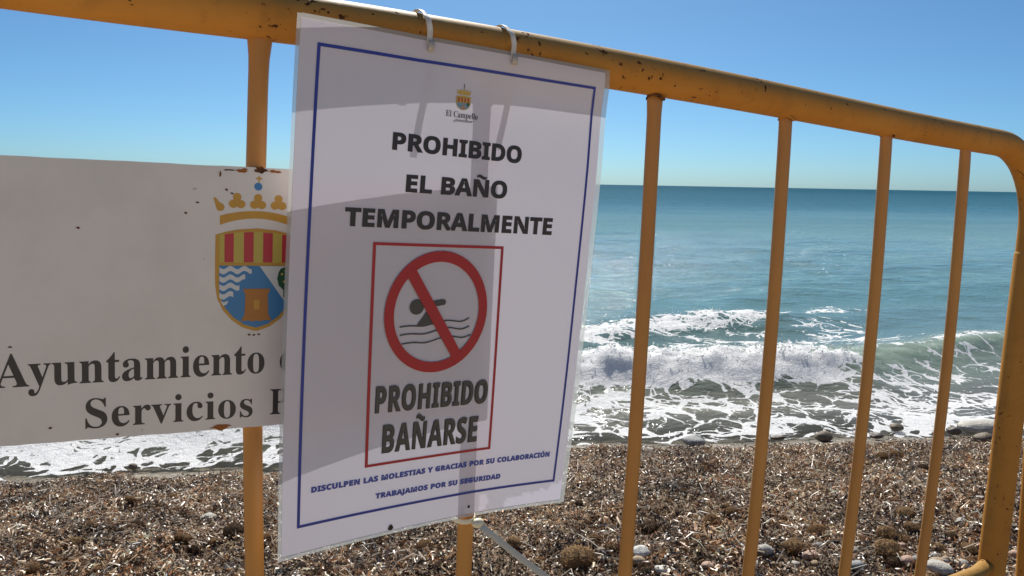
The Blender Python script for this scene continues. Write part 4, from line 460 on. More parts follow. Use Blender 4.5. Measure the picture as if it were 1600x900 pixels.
DATA = json.loads('''{"paper_pow":[[0,0],[0,1],[0,2],[0,3],[0,4],[0,5],[1,0],[1,1],[1,2],[1,3],[1,4],[1,5],[2,0],[2,1],[2,2],[2,3],[2,4],[3,0],[3,1],[3,2],[3,3],[4,0],[4,1],[4,2]],"paper_a":[0.02019,-0.0229,0.04879,-0.10077,0.10323,-0.03703,0.30705,-0.01129,-0.20337,0.62227,-0.6757,0.24181,0.00596,0.22174,-0.44027,0.29355,-0.04147,-0.03333,-0.1162,0.22837,-0.12874,0.01827,-0.00473,0.00329],"paper_t":[0.00722,0.44836,-0.04792,0.03724,-0.03285,0.01092,-0.01102,0.02302,0.10006,-0.27436,0.25765,-0.09477,0.01356,-0.09026,0.1731,-0.09779,0.01836,0.00082,0.03071,-0.12746,0.07138,-0.00445,0.01332,0.00628],"lines":{"PROHIBIDO":[0.2726,0.2089,0.6927,0.2134,0.0326,0.0352],"EL BAÑO":[0.3206,0.2854,0.6509,0.2874,0.0332,0.0359],"TEMPORALMENTE":[0.1515,0.3536,0.8273,0.3596,0.0345,0.0368],"PROHIBIDO2":[0.2693,0.7252,0.643,0.73,0.0555,0.0528],"BAÑARSE":[0.2971,0.8136,0.618,0.8177,0.0608,0.0586],"DISCULPEN":[0.0897,0.8727,0.9132,0.8792,0.0125,0.0127],"TRABAJAMOS":[0.2844,0.9133,0.7233,0.9183,0.0123,0.0126],"El Campello":[0.4275,0.1359,0.5312,0.1362,0.0115,0.0117],"Ajuntament":[0.4488,0.144,0.511,0.1438,0.0061,0.0061]},"blue":[[0.0528,0.0402],[0.9482,0.0369],[0.9486,0.9448],[0.051,0.9409]],"red":[[0.2356,0.3822],[0.656,0.3861],[0.6736,0.8416],[0.2463,0.8398]],"w1":[[0.3298,0.5503],[0.3615,0.5487],[0.4064,0.5501],[0.4491,0.5433],[0.4848,0.5409],[0.5282,0.5441],[0.5558,0.5373]],"w2":[[0.3314,0.5674],[0.3632,0.5652],[0.4081,0.5668],[0.4511,0.5602],[0.4865,0.5559],[0.5303,0.5606],[0.558,0.5546]],"w3":[[0.3391,0.5854],[0.3751,0.5835],[0.4163,0.5852],[0.4677,0.5763],[0.4996,0.5754],[0.5369,0.5788],[0.5649,0.5735]],"sign_lines":{"Ayuntamiento":[-0.1693,0.2775,0.0054,0.279,0.0229,0.0238],"Servicios":[-0.117,0.3107,-0.0032,0.3135,0.0215,0.0208],"P":[0.01,0.3133,0.0249,0.314,0.0208,0.0208],"d":[0.0173,0.2788,0.033,0.2788,0.0228,0.0225]},"bars":[[0.0015,-0.0284,0.0665],[0.1946,-0.0012,0.0104],[0.3964,0.024,-0.037],[0.5985,0.0459,-0.072],[0.7961,0.0645,-0.0966],[0.9871,0.0806,-0.1138]],"strap":[[0.20336,0.43805],[0.29266,0.51188]]}''')

# ------------------------------------------------------------------ the barrier's own frame: a along the rail, t down, h towards the viewer
O = Vector((-0.19578261, 0.58223125, 0.12706301+EYE))
U = Vector((0.8591246, 0.50967079, -0.0462667)); VV = Vector((0.02959008, 0.0407839, 0.99872974)); NN = Vector((0.51091031, -0.85940233, 0.01995725))
def bp(a, t, h=0.0): return O+U*a-VV*t+NN*h
def tube(pts, rad, sides=16, caps=True, flat=None, bm=None):
    """sweep a ring along points; rad a number or list, flat: list of (width factor, depth factor)"""
    own = bm is None
    if own: bm = bmesh.new()
    pts = [Vector(p) for p in pts]; rings = []; n = len(pts); ref = NN.copy()
    for i, p in enumerate(pts):
        tg = (pts[min(i+1, n-1)]-pts[max(i-1, 0)]).normalized(); s = tg.cross(ref)
        s.normalize(); nn = s.cross(tg).normalized()
        r = rad[i] if isinstance(rad, (list, tuple)) else rad; fw_, fd_ = flat[i] if flat else (1, 1)
        rings.append([bm.verts.new(p+s*math.cos(k*2*math.pi/sides)*r*fw_+nn*math.sin(k*2*math.pi/sides)*r*fd_) for k in range(sides)])
    for i in range(n-1):
        for k in range(sides): bm.faces.new((rings[i][k], rings[i][(k+1) % sides], rings[i+1][(k+1) % sides], rings[i+1][k]))
    if caps: bm.faces.new(rings[0][::-1]); bm.faces.new(rings[-1])
    if own:
        bmesh.ops.recalc_face_normals(bm, faces=bm.faces); me = bpy.data.meshes.new('tube'); bm.to_mesh(me); bm.free(); return me
    return bm

# weathered yellow-orange paint
pm = mat('yellow_barrier_paint', (.60, .25, .042), .65, .08); N = NT(pm); oc = N.coord()
bigv = N.noise(oc, 9, 3); gr = N.noise(oc, 160, 2)
cpaint = N.ramp(bigv, (.3, (.49, .20, .034)), (.7, (.58, .26, .052)))
geo = N.new('ShaderNodeNewGeometry'); sep = N.new('ShaderNodeSeparateXYZ'); N.link(geo.outputs['Position'], sep.inputs[0])
chipn = N.noise(oc, 150, 4, .6); where = N.noise(oc, 14, 2)
sepn = N.new('ShaderNodeSeparateXYZ'); N.link(geo.outputs['Normal'], sepn.inputs[0])
upw = N.math('MULTIPLY', N.smooth(sepn.outputs[2], -.35, .5), .055)      # wear where hands and ropes rub: the upper face
chip = N.smooth(N.math('ADD', N.math('ADD', chipn, upw), N.math('MULTIPLY', N.math('SUBTRACT', where, .5), .45)), .695, .735)
rustc = N.ramp(N.noise(oc, 220, 3), (.3, (.045, .016, .010)), (.7, (.16, .06, .022)))
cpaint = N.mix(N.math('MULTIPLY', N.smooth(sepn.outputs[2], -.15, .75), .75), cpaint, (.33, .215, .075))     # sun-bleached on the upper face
grime = N.noise(oc, 34, 5, .65); streak = N.noise(N.mapping(oc, (60, 60, 5)), 1.0, 3)
cpaint = N.mix(N.math('MULTIPLY', N.smooth(N.math('ADD', N.math('MULTIPLY', grime, .6), N.math('MULTIPLY', streak, .4)), .50, .68), .35), cpaint, (.24, .115, .035))
N.link(N.mix(chip, cpaint, rustc), N.bsdf.inputs['Base Color'])
N.link(N.math('ADD', .58, N.math('ADD', N.math('MULTIPLY', chip, .45), N.math('MULTIPLY', N.math('SUBTRACT', bigv, .5), .3))), N.bsdf.inputs['Roughness'])
N.link(N.bump(N.math('SUBTRACT', N.math('MULTIPLY', gr, .25), chip), .35, .0012), N.bsdf.inputs['Normal'])
pm2 = mat('yellow_bar_paint', (.60, .25, .042), .42, .5); N = NT(pm2); oc = N.coord(); bv = N.noise(oc, 7, 3)
chb = N.smooth(N.noise(oc, 55, 4, .6), .76, .79)
N.link(N.mix(chb, N.ramp(bv, (.3, (.49, .20, .034)), (.7, (.57, .25, .047))), (.10, .04, .018)), N.bsdf.inputs['Base Color'])
N.link(N.bump(N.noise(oc, 140, 2), .1, .001), N.bsdf.inputs['Normal'])
rustm = mat('weld_rust', (.10, .035, .015), .85, .2); N = NT(rustm); oc = N.coord()
N.link(N.ramp(N.noise(oc, 180, 4), (.35, (.035, .015, .010)), (.65, (.22, .085, .025))), N.bsdf.inputs['Base Color'])

def rail_t(a):
    pts = ((-2, .012), (-.162, .0103), (-.076, .0074), (.062, .0009), (.145, -.0012), (.342, -.0026), (.588, -.0009), (.7875, .0027), (.906, .0036), (.97, .0040), (1.09, .0045))
    return float(np.interp(a, [p[0] for p in pts], [p[1] for p in pts]))
barrier = empty('crowd_barrier', bp(0, 1.06))
tag(barrier, 'yellow orange painted steel crowd barrier with chipped rusty rail, standing on the beach', 'barrier')
RR = .0192
path = []
aL, tB = -1.42, 1.08
path += [bp(aL, tB), bp(aL, .6), bp(aL, .12)]
for k in range(1, 9): 
    th = k/9*math.pi/2; path.append(bp(aL+.115*(1-math.cos(th)), .127-.115*math.sin(th)))
al_ = np.linspace(-1.29, 1.075, 60); ts = np.convolve([rail_t(a) for a in np.linspace(-1.29-.2, 1.075+.2, 70)], np.ones(7)/7, 'valid')
ts = np.interp(al_, np.linspace(-1.29-.2, 1.075+.2, 70)[3:-3], ts)
path += [bp(a, t) for a, t in zip(al_, ts)]
aR, rB = 1.2075, .130
for k in range(1, 14):
    th = k/14*math.pi/2; path.append(bp(aR-rB+rB*math.sin(th), ts[-1]+rB*(1-math.cos(th))))
path += [bp(aR, ts[-1]+rB+.002), bp(aR, .3), bp(aR-.001, .6), bp(aR-.002, 1.10)]
link('frame', tube(path, RR, 24), pm, barrier)
link('post_sleeve', tube([bp(aR, .166), bp(aR, .172), bp(aR, .45), bp(aR-.001, .8), bp(aR-.002, 1.06)], [RR-.0004, RR+.0011, RR+.0013, RR+.0013, RR+.0013], 24), pm, barrier)
sc_, nc_ = [], 22
for k in range(nc_):                                 # crimp line left by the bender on the inside of the corner
    th = .55+1.05*k/(nc_-1); al = R(4+80*(k/(nc_-1))**.8); ce = Vector((math.sin(th), -math.cos(th)))
    r_in = rB-(RR+.0004)*math.cos(al); sc_.append(bp(aR-rB+r_in*math.sin(th), ts[-1]+rB-r_in*math.cos(th), (RR+.0004)*math.sin(al)))
link('crimp_line', tube(sc_, [.0013*math.sin((k+.5)/nc_*math.pi)+.0001 for k in range(nc_)], 6), rustm, barrier)
bar_proto = None
BARS = [[-1.2, -.03, .03], [-1.0, -.03, .03], [-.8, -.03, .03], [-.6, -.03, .03], [-.4, -.03, .05], [-.2, -.03, .06]]+DATA['bars']
tL = .700
for i, (a0, a1, a2) in enumerate(BARS):
    pts = []; fl = []; rad = []
    for k in range(23):
        t = .012+(tL-.012)*k/22 if k > 4 else .012+.012*k
        pts.append(bp(a0+a1*t+a2*t*t, t)); g = math.exp(-((t-.012)/.017)**2)
        fl.append((1+.36*g, 1-.25*g)); rad.append(.0076)
    bar = link('bar', tube(pts, rad, 14, flat=fl), pm2, barrier)
    # weld bead under the rail
    wr = [bp(a0+a1*.02+.0095*math.cos(x), .0185+.0018*math.sin(2*x), .0075*math.sin(x)+.001) for x in np.linspace(0, 2*math.pi, 17)]
    link('weld', tube(wr, .0016, 6, caps=False), pm if i % 2 else rustm, bar)
lo = [bp(aL+.015, tL+.004)]+[bp(a, tL+.004) for a in np.linspace(aL+.05, aR-.05, 20)]+[bp(aR-.016, tL-.004)]
link('lower_rail', tube(lo, .0125, 16), pm, barrier)
for a in (aL, aR-.002):
    base = bp(a, 1.05)
    link('foot', tube([base+Vector((NN.x, NN.y, 0)).normalized()*x+Vector((0, 0, z-base.z+zg(base.x, base.y))) for x, z in ((-.26, .02), (-.2, .035), (-.06, .05), (.06, .05), (.2, .035), (.26, .02))], .016, 12), pm, barrier)

# neighbouring barrier: the rest of it is out of view
nb = empty('crowd_barrier', bp(1.34, 1.06)); tag(nb, 'second yellow barrier, only a sliver of its post showing past the thick end post', 'barrier')
ac = .168
N0 = lambda a, t: bp(1.3225+.112*(t-.571)+a*.99, t, -a*.12)
pp = [N0(.0, 1.08), N0(.0, .75), N0(.0-.0, .5), N0(.004, .17)]
for k in range(1, 9):
    th = k/9*math.pi/2; pp.append(N0(.004+.115*(1-math.cos(th)), .17-.115*math.sin(th)))
pp += [N0(.2, .055), N0(1.0, .058), N0(2.2, .06)]
for k in range(1, 9):
    th = k/9*math.pi/2; pp.append(N0(2.2+.115*math.sin(th), .06+.115*(1-math.cos(th))))
pp += [N0(2.315, .3), N0(2.315, 1.08)]
link('frame', tube([p for p in pp], RR, 20), pm, nb)
for k in range(10): link('bar', tube([N0(.2+.2*k, .07), N0(.2+.2*k, .70)], .0076, 12), pm, nb)
link('lower_rail', tube([N0(.01, .704), N0(2.3, .704)], .0125, 12), pm, nb)

# ------------------------------------------------------------------ flat art helpers
def poly_mesh(loops, K=100.0):
    """triangulated planar mesh of closed loops, even-odd inside test"""
    from mathutils.geometry import delaunay_2d_cdt
    vs_, es = [], []
    for lp in loops:
        q = [p_ for i, p_ in enumerate(lp) if math.hypot(p_[0]-lp[i-1][0], p_[1]-lp[i-1][1]) > 1e-7]; n0 = len(vs_)
        vs_ += [Vector((x*K, y*K)) for x, y in q]; es += [(n0+i, n0+(i+1) % len(q)) for i in range(len(q))]
    v, e, f, *_ = delaunay_2d_cdt(vs_, es, [], 0, 1e-6)
    segs = np.array([[*vs_[a], *vs_[c]] for a, c in es]); keep = []
    for t in f:
        cx_ = sum(v[i].x for i in t)/len(t); cy_ = sum(v[i].y for i in t)/len(t)
        x0, y0, x1, y1 = segs.T; m = (y0 > cy_) != (y1 > cy_)
        xc = x0[m]+(cy_-y0[m])/(y1[m]-y0[m])*(x1[m]-x0[m])
        if (xc > cx_).sum() % 2: keep.append(tuple(t))
    return mesh_from([(p_.x/K, p_.y/K, 0) for p_ in v], keep)
def bez(lp, n=5):
    out = []; m = len(lp)
    for i in range(m):
        a = lp[i]; b = lp[(i+1) % m]; p0, p1, p2, p3 = a[2:4], a[4:6], b[0:2], b[2:4]
        st = abs((p1[0]-p0[0])*(p3[1]-p0[1])-(p1[1]-p0[1])*(p3[0]-p0[0]))+abs((p2[0]-p0[0])*(p3[1]-p0[1])-(p2[1]-p0[1])*(p3[0]-p0[0]))
        k = 2 if st < 1 else n
        for j in range(k):
            u = j/k; w_ = 1-u
            out.append(tuple((w_**3*p0[c]+3*w_*w_*u*p1[c]+3*w_*u*u*p2[c]+u**3*p3[c])/1000 for c in (0, 1)))
    return out
def text_loops(font, s, track=0.0, cap=.714):
    x = 0; loops = []
    for ch in s:
        if ch == ' ': x += .30+track; continue
        base = {'Ñ': 'N', 'Ó': 'O'}.get(ch, ch); adv, gl = GLYPHS[font][base]
        for lp in gl: loops.append([(x+p[0], p[1]) for p in bez(lp)])
        if ch == 'Ñ':
            c = x+adv/2000; u = np.linspace(-1, 1, 15)
            top = [(c+.19*k, .845+.045*math.sin(-k*2.6)+.042*(1-.5*k*k)) for k in u]; bot = [(c+.19*k, .845+.045*math.sin(-k*2.6)-.042*(1-.5*k*k)) for k in u[::-1]]
            loops.append(top+bot)
        if ch == 'Ó':
            c = x+adv/2000; loops.append([(c-.05, .76), (c+.06, .93), (c+.21, .93), (c+.05, .76)])
        x += adv/1000+track
    x -= track
    xs_ = [p[0] for l in loops for p in l]; x0, x1 = min(xs_), max(xs_)
    return [[((p[0]-x0)/(x1-x0), p[1]/cap) for p in l] for l in loops]
def embolden(loops, dx, dy):
    out = []
    big = max(loops, key=lambda l: abs(sum(l[i-1][0]*l[i][1]-l[i][0]*l[i-1][1] for i in range(len(l)))))
    sg = 1 if sum(big[i-1][0]*big[i][1]-big[i][0]*big[i-1][1] for i in range(len(big))) > 0 else -1
    for l in loops:
        q = [p_ for i, p_ in enumerate(l) if math.hypot(p_[0]-l[i-1][0], p_[1]-l[i-1][1]) > 1e-4]; n = len(q); r = []
        # work in a frame where x is stretched to the true aspect
        k = dy/dx; P = [np.array((x*k, y)) for x, y in q]
        for i in range(n):
            a = P[i]-P[i-1]; c = P[(i+1) % n]-P[i]; a = a/max(1e-9, np.hypot(*a)); c = c/max(1e-9, np.hypot(*c))
            na = np.array((a[1], -a[0]))*sg; nc = np.array((c[1], -c[0]))*sg; m = na+nc; d = max(.55, (1+na @ nc))
            v = P[i]+m/d*dy; r.append(((v[0]/k+dx)/(1+2*dx), (v[1]+dy)/(1+2*dy)))
        out.append(r)
    return out
def set_line(loops, L):
    a0, t0, a1, t1, c0, c1 = L
    return [[(a0+(a1-a0)*x, -(t0+(t1-t0)*x-y*(c0+(c1-c0)*x))) for x, y in l] for l in loops]

# ------------------------------------------------------------------ municipal sign plate
def sp_(a, t, h): return bp(a, t, h)
sign = empty('town_sign', bp(0, .33, .0105)); tag(sign, 'white enamelled town hall plate with coat of arms, welded to the barrier bars', 'sign')
plm = mat('white_enamel', (.72, .70, .66), .32, .5); N = NT(plm); oc = N.coord()
dirt = N.noise(oc, 22, 4, .6); spk = N.smooth(N.noise(oc, 95, 3, .6), .735, .77)
wht = N.ramp(dirt, (.2, (.70, .64, .57)), (.6, (.78, .715, .645)))
N.link(N.mix(N.math('MULTIPLY', spk, .6), wht, (.20, .13, .08)), N.bsdf.inputs['Base Color'])
N.link(N.bump(N.noise(oc, 4, 2), .15, .01), N.bsdf.inputs['Normal'])
nA, nT = 44, 24; PL = [(-.205, .1240), (.2085, .1150), (.2085, .3278), (-.205, .3166)]
def plate_pt(i, j, h):
    x = i/nA; y = j/nT
    A = [(PL[0][k]*(1-x)+PL[1][k]*x)*(1-y)+(PL[3][k]*(1-x)+PL[2][k]*x)*y for k in (0, 1)]
    rough_edge = (random.Random(i*31+j).uniform(-.0002, .0002))*(1 if j in (0, nT) else 0)
    return sp_(A[0], A[1]+rough_edge, h)
verts = [plate_pt(i, j, h) for h in (.0105, .0085) for j in range(nT+1) for i in range(nA+1)]
idx = lambda i, j, l: l*(nA+1)*(nT+1)+j*(nA+1)+i
fc = []
for j in range(nT):
    for i in range(nA):
        fc.append((idx(i, j, 0), idx(i, j+1, 0), idx(i+1, j+1, 0), idx(i+1, j, 0))); fc.append((idx(i, j, 1), idx(i+1, j, 1), idx(i+1, j+1, 1), idx(i, j+1, 1)))
for i in range(nA): fc += [(idx(i, 0, 0), idx(i+1, 0, 0), idx(i+1, 0, 1), idx(i, 0, 1)), (idx(i, nT, 0), idx(i, nT, 1), idx(i+1, nT, 1), idx(i+1, nT, 0))]
for j in range(nT): fc += [(idx(0, j, 0), idx(0, j, 1), idx(0, j+1, 1), idx(0, j+1, 0)), (idx(nA, j, 0), idx(nA, j+1, 0), idx(nA, j+1, 1), idx(nA, j, 1))]
link('plate', mesh_from(verts, fc), plm, sign, smooth=False)
def sign_art(name, loops, m, layer, parent=None):
    me = poly_mesh(loops)
    for v in me.vertices: v.co = sp_(v.co.x, -v.co.y, .0105+.00012*layer)
    return link(name, me, m, parent or sign, smooth=False)
ink = mat('black_enamel', (.035, .030, .030), .35)
SL = DATA['sign_lines']
sign_art('lettering', set_line(text_loops('serif', 'Ayuntamiento', .0, .69), SL['Ayuntamiento'])+[], ink, 1)
sign_art('lettering', set_line(text_loops('serif', 'Servicios', .02, .69), SL['Servicios']), ink, 1)
sign_art('lettering', set_line(text_loops('serif', 'P', .0, .69), SL['P']), ink, 1)
dl = list(SL['d']); sign_art('lettering', set_line(text_loops('serif', 'd', .0, .69), [.0172, .2785, .0325, .2787, .0228, .0228]), ink, 1)
# coat of arms, millimetres from its axis
gold = mat('gold_enamel', (.58, .30, .035), .35); yel = mat('yellow_enamel', (.55, .42, .075), .35); red = mat('red_enamel', (.52, .035, .045), .35)
blue = mat('blue_enamel', (.05, .215, .44), .35); green = mat('green_enamel', (.012, .085, .035), .35); whi = mat('white_enamel_field', (.66, .65, .62), .35); tow = mat('ochre_enamel', (.46, .175, .025), .35)
AX = -.0013
mm = lambda pts: [(AX+x/1000, -y/1000) for x, y in pts]
mir = lambda pts: [(-x, y) for x, y in pts[::-1]]
arms = empty('coat_of_arms', bp(AX, .19, .0105)); arms.parent = sign; arms.matrix_parent_inverse = Matrix.Translation(-sign.location)
def art(name, loops, m, layer): 
    me = poly_mesh([mm(l) for l in loops])
    for v in me.vertices: v.co = sp_(v.co.x, -v.co.y, .0105+.00012*layer)
    o = bpy.data.objects.new(name, me); col.objects.link(o); me.materials.append(m); o.parent = arms; o.matrix_parent_inverse = Matrix.Translation(-arms.location); return o
outl = [(0, 165.7), (-13.5, 166.9), (-22.7, 168.9), (-30.2, 171.4), (-30.4, 190.6), (-30.2, 209.9), (-28.7, 219.7), (-24.5, 228.7), (-18.3, 236.3), (-10.4, 242.2), (-1.6, 245.4)]
art('shield', [outl+mir(outl[1:])], gold, 1)
def arc(x0, x1, f, n=6): return [(x, f(x)) for x in np.linspace(x0, x1, n)]
topf = lambda x: 168.4+2.9*(x/27.5)**2
art('stripes', [arc(-27.4, 27.4, topf, 16)+[(27.4, 192.2), (-27.4, 192.2)]], yel, 2)
for x0, x1 in ((-23.8, -17.2), (-9.8, -2.7), (4.4, 11.6), (18.7, 25.2)):
    art('red_stripe', [arc(x0, x1, lambda x: topf(x)+.3)+[(x1, 192.0), (x0, 192.0)]], red, 3)
low = [(-27.5, 194.6), (-27.5, 211), (-26.5, 219), (-23.0, 227), (-16.6, 234.6), (-8.6, 240.3), (0, 242.8)]
art('field', [low+mir(low[:-1])], blue, 2)
def wave_band(y, xr):
    u = np.linspace(-27.3, xr, 22); tp = [(x, y+1.25*math.sin((x+27)*.62)) for x in u]; bt = [(x-.0, y+4.0-.4*(x+27.3)/25+1.25*math.sin((x+27)*.62)) for x in u[::-1]]
    return tp+bt
for y, xr in ((196.0, -3.8), (202.4, -8.6), (208.7, -12.8), (215.2, -17.2)): art('wave', [wave_band(y, xr)], whi, 3)
art('wave', [[(-26.4, 221.4), (-24, 222.4), (-20.6, 221.3), (-21.8, 224.0), (-24.3, 225.4)]], whi, 3)
art('orchard_field', [[(2.0, 194.8), (27.4, 194.8), (27.4, 211), (26.4, 219), (23.6, 225.4), (21.1, 222.3)]], whi, 3)
circ = lambda cx, cy, r, n=24, ry=None: [(cx+r*math.cos(k*2*math.pi/n), cy+(ry or r)*math.sin(k*2*math.pi/n)) for k in range(n)]
tr_ = [(16.2+9.0+0, 204.4)]
crown_l = [(21.6+(6.6+.5*math.sin(k*2.2))*math.cos(k*2*math.pi/30), 204.4+(9.0+.5*math.sin(k*1.7))*math.sin(k*2*math.pi/30)) for k in range(30)]
crown_l = [(21.4+(8.6+.4*math.sin(k*2.2))*math.cos(k*2*math.pi/30)*.68, y) for k, (x, y) in enumerate(crown_l)]
art('orange_tree', [crown_l], green, 4); art('tree_trunk', [[(20.2, 212), (22.4, 212), (22.4, 219.5), (20.2, 219.5)]], green, 4)
for x, y in ((19.0, 201), (21.8, 198.6), (23.8, 204), (20.6, 207), (24.6, 199.5)): art('orange', [circ(x, y, .95, 12)], yel, 5)
twr = [(0, 212.3), (-9.9, 212.4), (-9.4, 215.0), (-8.3, 216.7), (-8.9, 232.5), (-11.5, 237.4), (-6, 237.0), (-3, 237.9), (0, 237.2)]
art('tower', [twr+mir(twr[1:-1])], tow, 4); art('tower_door', [[(-2.1, 221), (2.1, 221), (2.1, 228.5), (-2.1, 228.5)]], gold, 5)
bnd = arc(-27.2, 27.2, lambda x: 152.6+4.5*(x/27.2)**2, 18)+arc(27.2, -27.2, lambda x: 158.3+5.7*(x/27.2)**2, 18)
art('crown_band', [bnd], gold, 1)
def lobe(cx, cy): 
    for dx, dy in ((0, 0), (-2.7, 5.2), (2.7, 5.2)): art('crown_leaf', [circ(cx+dx, cy+dy+.6, 3.3 if dx else 3.1, 20, 3.1)], gold, 1 if not dx else (1.5 if dx < 0 else 1.8))
for c in (-15, .3, 15.6): lobe(c, 142.0)
leafp = [(-31.9, 143.7), (-30.6, 143.6), (-29.2, 144.9), (-27.6, 147), (-24.9, 148.4), (-23.8, 150.6), (-24.8, 152.9), (-27.3, 153.8), (-29.4, 152.7), (-30.4, 149)]
art('crown_leaf', [leafp], gold, 1); art('crown_leaf', [mir(leafp)], gold, 1)
art('orb', [circ(.3, 133.9, 3.0)], blue, 1); art('orb_cross', [[(.25, 125.8), (1.35, 125.8), (1.35, 127.2), (3.2, 127.2), (3.2, 128.4), (1.35, 128.4), (1.35, 130.6), (.25, 130.6), (.25, 128.4), (-1.6, 128.4), (-1.6, 127.2), (.25, 127.2)]], gold, 1)
# rust where the plate is welded to the bars
def blot(cx, cy, rx, ry, seed, n=28):
    r = random.Random(seed); ph = [r.uniform(0, 6) for _ in range(4)]
    return [(cx+rx*math.cos(u)*(1+.25*math.sin(3*u+ph[0])+.15*math.sin(7*u+ph[1])), -(cy+ry*math.sin(u)*(1+.3*math.sin(2*u+ph[2])+.2*math.sin(5*u+ph[3])))) for u in np.linspace(0, 2*math.pi, n, endpoint=False)]
sign_art('rust_stain', [blot(.0006, .1212, .0050, .0020, 1)], rustm, 2)
sign_art('rust_stain', [blot(-.0225, .1228, .0038, .0006, 3)], rustm, 2); sign_art('rust_stain', [blot(-.0285, .1262, .0007, .0024, 4)], rustm, 2)
ors = mat('orange_rust', (.34, .12, .03), .8, .2)
sign_art('rust_stain', [blot(-.0265+.0, .3196, .0066, .0018, 5)], ors, 2); sign_art('rust_stain', [blot(-.0125+.0, .1226, .0040, .0016, 6)], ors, 1.5); sign_art('rust_stain', [blot(.011, .1217, .0042, .0012, 8)], ors, 1.5)
for k, (a, t) in enumerate(((-.097, .3172), (-.138, .308), (-.02, .140), (-.024, .1375), (-.044, .148), (-.052, .1560), (-.16, .25), (-.12, .169), (-.003, .2485), (-.0065, .2482), (.0008, .2483))):
    sign_art('rust_stain', [blot(a, t, .0011, .0007, 20+k)], rustm, 2)

# ------------------------------------------------------------------ paper notice
PW, PA, PT = DATA['paper_pow'], DATA['paper_a'], DATA['paper_t']
def gap(s, t):
    g = .0145+.0215*max(0, 1-s/.72)**1.6
    g = g+math.exp(-(t/.07)**2)*max(0, .0225-g)
    return g+.004*t*t*(1-s)
def sheet(s, t, h=0.0):
    m = [s**i*t**j for i, j in PW]
    return bp(sum(x*y for x, y in zip(m, PA)), sum(x*y for x, y in zip(m, PT)), gap(min(max(s, 0), 1), min(max(t, 0), 1))+h)
notice = empty('paper_notice', sheet(.5, .0)); tag(notice, 'laminated white bathing prohibited notice tied to the barrier rail', 'notice')
def sheet_grid(s0, s1, t0, t1, ns, nt_, h): 
    vv = [sheet(s0+(s1-s0)*i/ns, t0+(t1-t0)*j/nt_, h) for j in range(nt_+1) for i in range(ns+1)]
    return vv, [(j*(ns+1)+i, (j+1)*(ns+1)+i, (j+1)*(ns+1)+i+1, j*(ns+1)+i+1) for j in range(nt_) for i in range(ns)]
papm = mat('laminated_paper', (.74, .715, .735), .32, .45); N = NT(papm); oc = N.coord()
pf = N.noise(oc, 5, 3)
pc = N.ramp(pf, (.3, (.78, .715, .74)), (.7, (.83, .76, .78))); N.link(pc, N.bsdf.inputs['Base Color'])
N.link(N.bump(N.math('ADD', N.noise(oc, 7, 3), N.math('MULTIPLY', N.noise(N.mapping(oc, (1, 1, .25)), 30, 3), .12)), .4, .006), N.bsdf.inputs['Normal'])
t_ = N.new('ShaderNodeBsdfTranslucent'); t_.inputs[0].default_value = (.52, .50, .58, 1)
PAPER_MIX = N.new('ShaderNodeMixShader'); sheer = N.attr('sheer').outputs['Fac']; N.link(N.math('ADD', .23, N.math('MULTIPLY', sheer, .20)), PAPER_MIX.inputs[0])
N.link(N.bsdf.outputs[0], PAPER_MIX.inputs[1]); N.link(t_.outputs[0], PAPER_MIX.inputs[2]); N.link(PAPER_MIX.outputs[0], N.out.inputs[0])
v_, f_ = sheet_grid(.008, .984, .004, .994, 110, 150, 0); paper_me = mesh_from(v_, f_)
def inside(x, y, P):
    c = False
    for i in range(len(P)):
        (x0, y0), (x1, y1) = P[i-1], P[i]
        if (y0 > y) != (y1 > y) and x < x0+(y-y0)/(y1-y0)*(x1-x0): c = not c
    return c
SHEER = [[(.742, 1), (.752, .976), (.775, .970), (.80, .971), (.83, .966), (.862, .968), (.89, .960), (.92, .962), (.945, .950), (.965, .953), (.99, .940), (.99, 1)], [(.652, 1), (.652, .955), (.664, .950), (.678, .955), (.684, .968), (.680, .985), (.668, 1)], [(.575, 1), (.58, .972), (.59, .965), (.597, .98), (.597, 1)]]  # outlines of the more translucent patches along the lower edge
set_attr(paper_me, 'sheer', [float(any(inside(.008+.976*i/110, .004+.99*j/150, P) for P in SHEER)) for j in range(151) for i in range(111)])
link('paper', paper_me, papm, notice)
film = mat('laminate_film', (.9, .92, .92), .12); N = NT(film)
tr = N.new('ShaderNodeBsdfTransparent'); tr.inputs[0].default_value = (.96, .97, .97, 1); tl = N.new('ShaderNodeBsdfTranslucent'); tl.inputs[0].default_value = (.42, .44, .43, 1)
m1 = N.new('ShaderNodeMixShader'); m1.inputs[0].default_value = .5; N.link(tr.outputs[0], m1.inputs[1]); N.link(tl.outputs[0], m1.inputs[2])
m2 = N.new('ShaderNodeMixShader'); m2.inputs[0].default_value = .25; N.link(m1.outputs[0], m2.inputs[1]); N.link(N.bsdf.outputs[0], m2.inputs[2]); N.link(m2.outputs[0], N.out.inputs[0])
vv, ff = [], []
for (s0, s1, t0, t1, ns, n_) in ((-.002, .0085, -.002, 1.002, 2, 64), (.9835, 1.002, -.002, 1.002, 2, 64), (.0085, .9835, -.003, .0045, 48, 2), (.0085, .9835, .9935, 1.002, 48, 2)):
    a_, b_ = sheet_grid(s0, s1, t0, t1, ns, n_, .0003); ff += [tuple(i+len(vv) for i in q) for q in b_]; vv += a_
link('laminate_film', mesh_from(vv, ff), film, notice)
def print_art(name, loops, m, layer=1, cut=True):
    me = poly_mesh(loops)
    for v in me.vertices: v.co = sheet(v.co.x, -v.co.y, .00025*layer+.0002)
    return link(name, me, m, notice, smooth=False)
flip = lambda pts: [(s, -t) for s, t in pts]
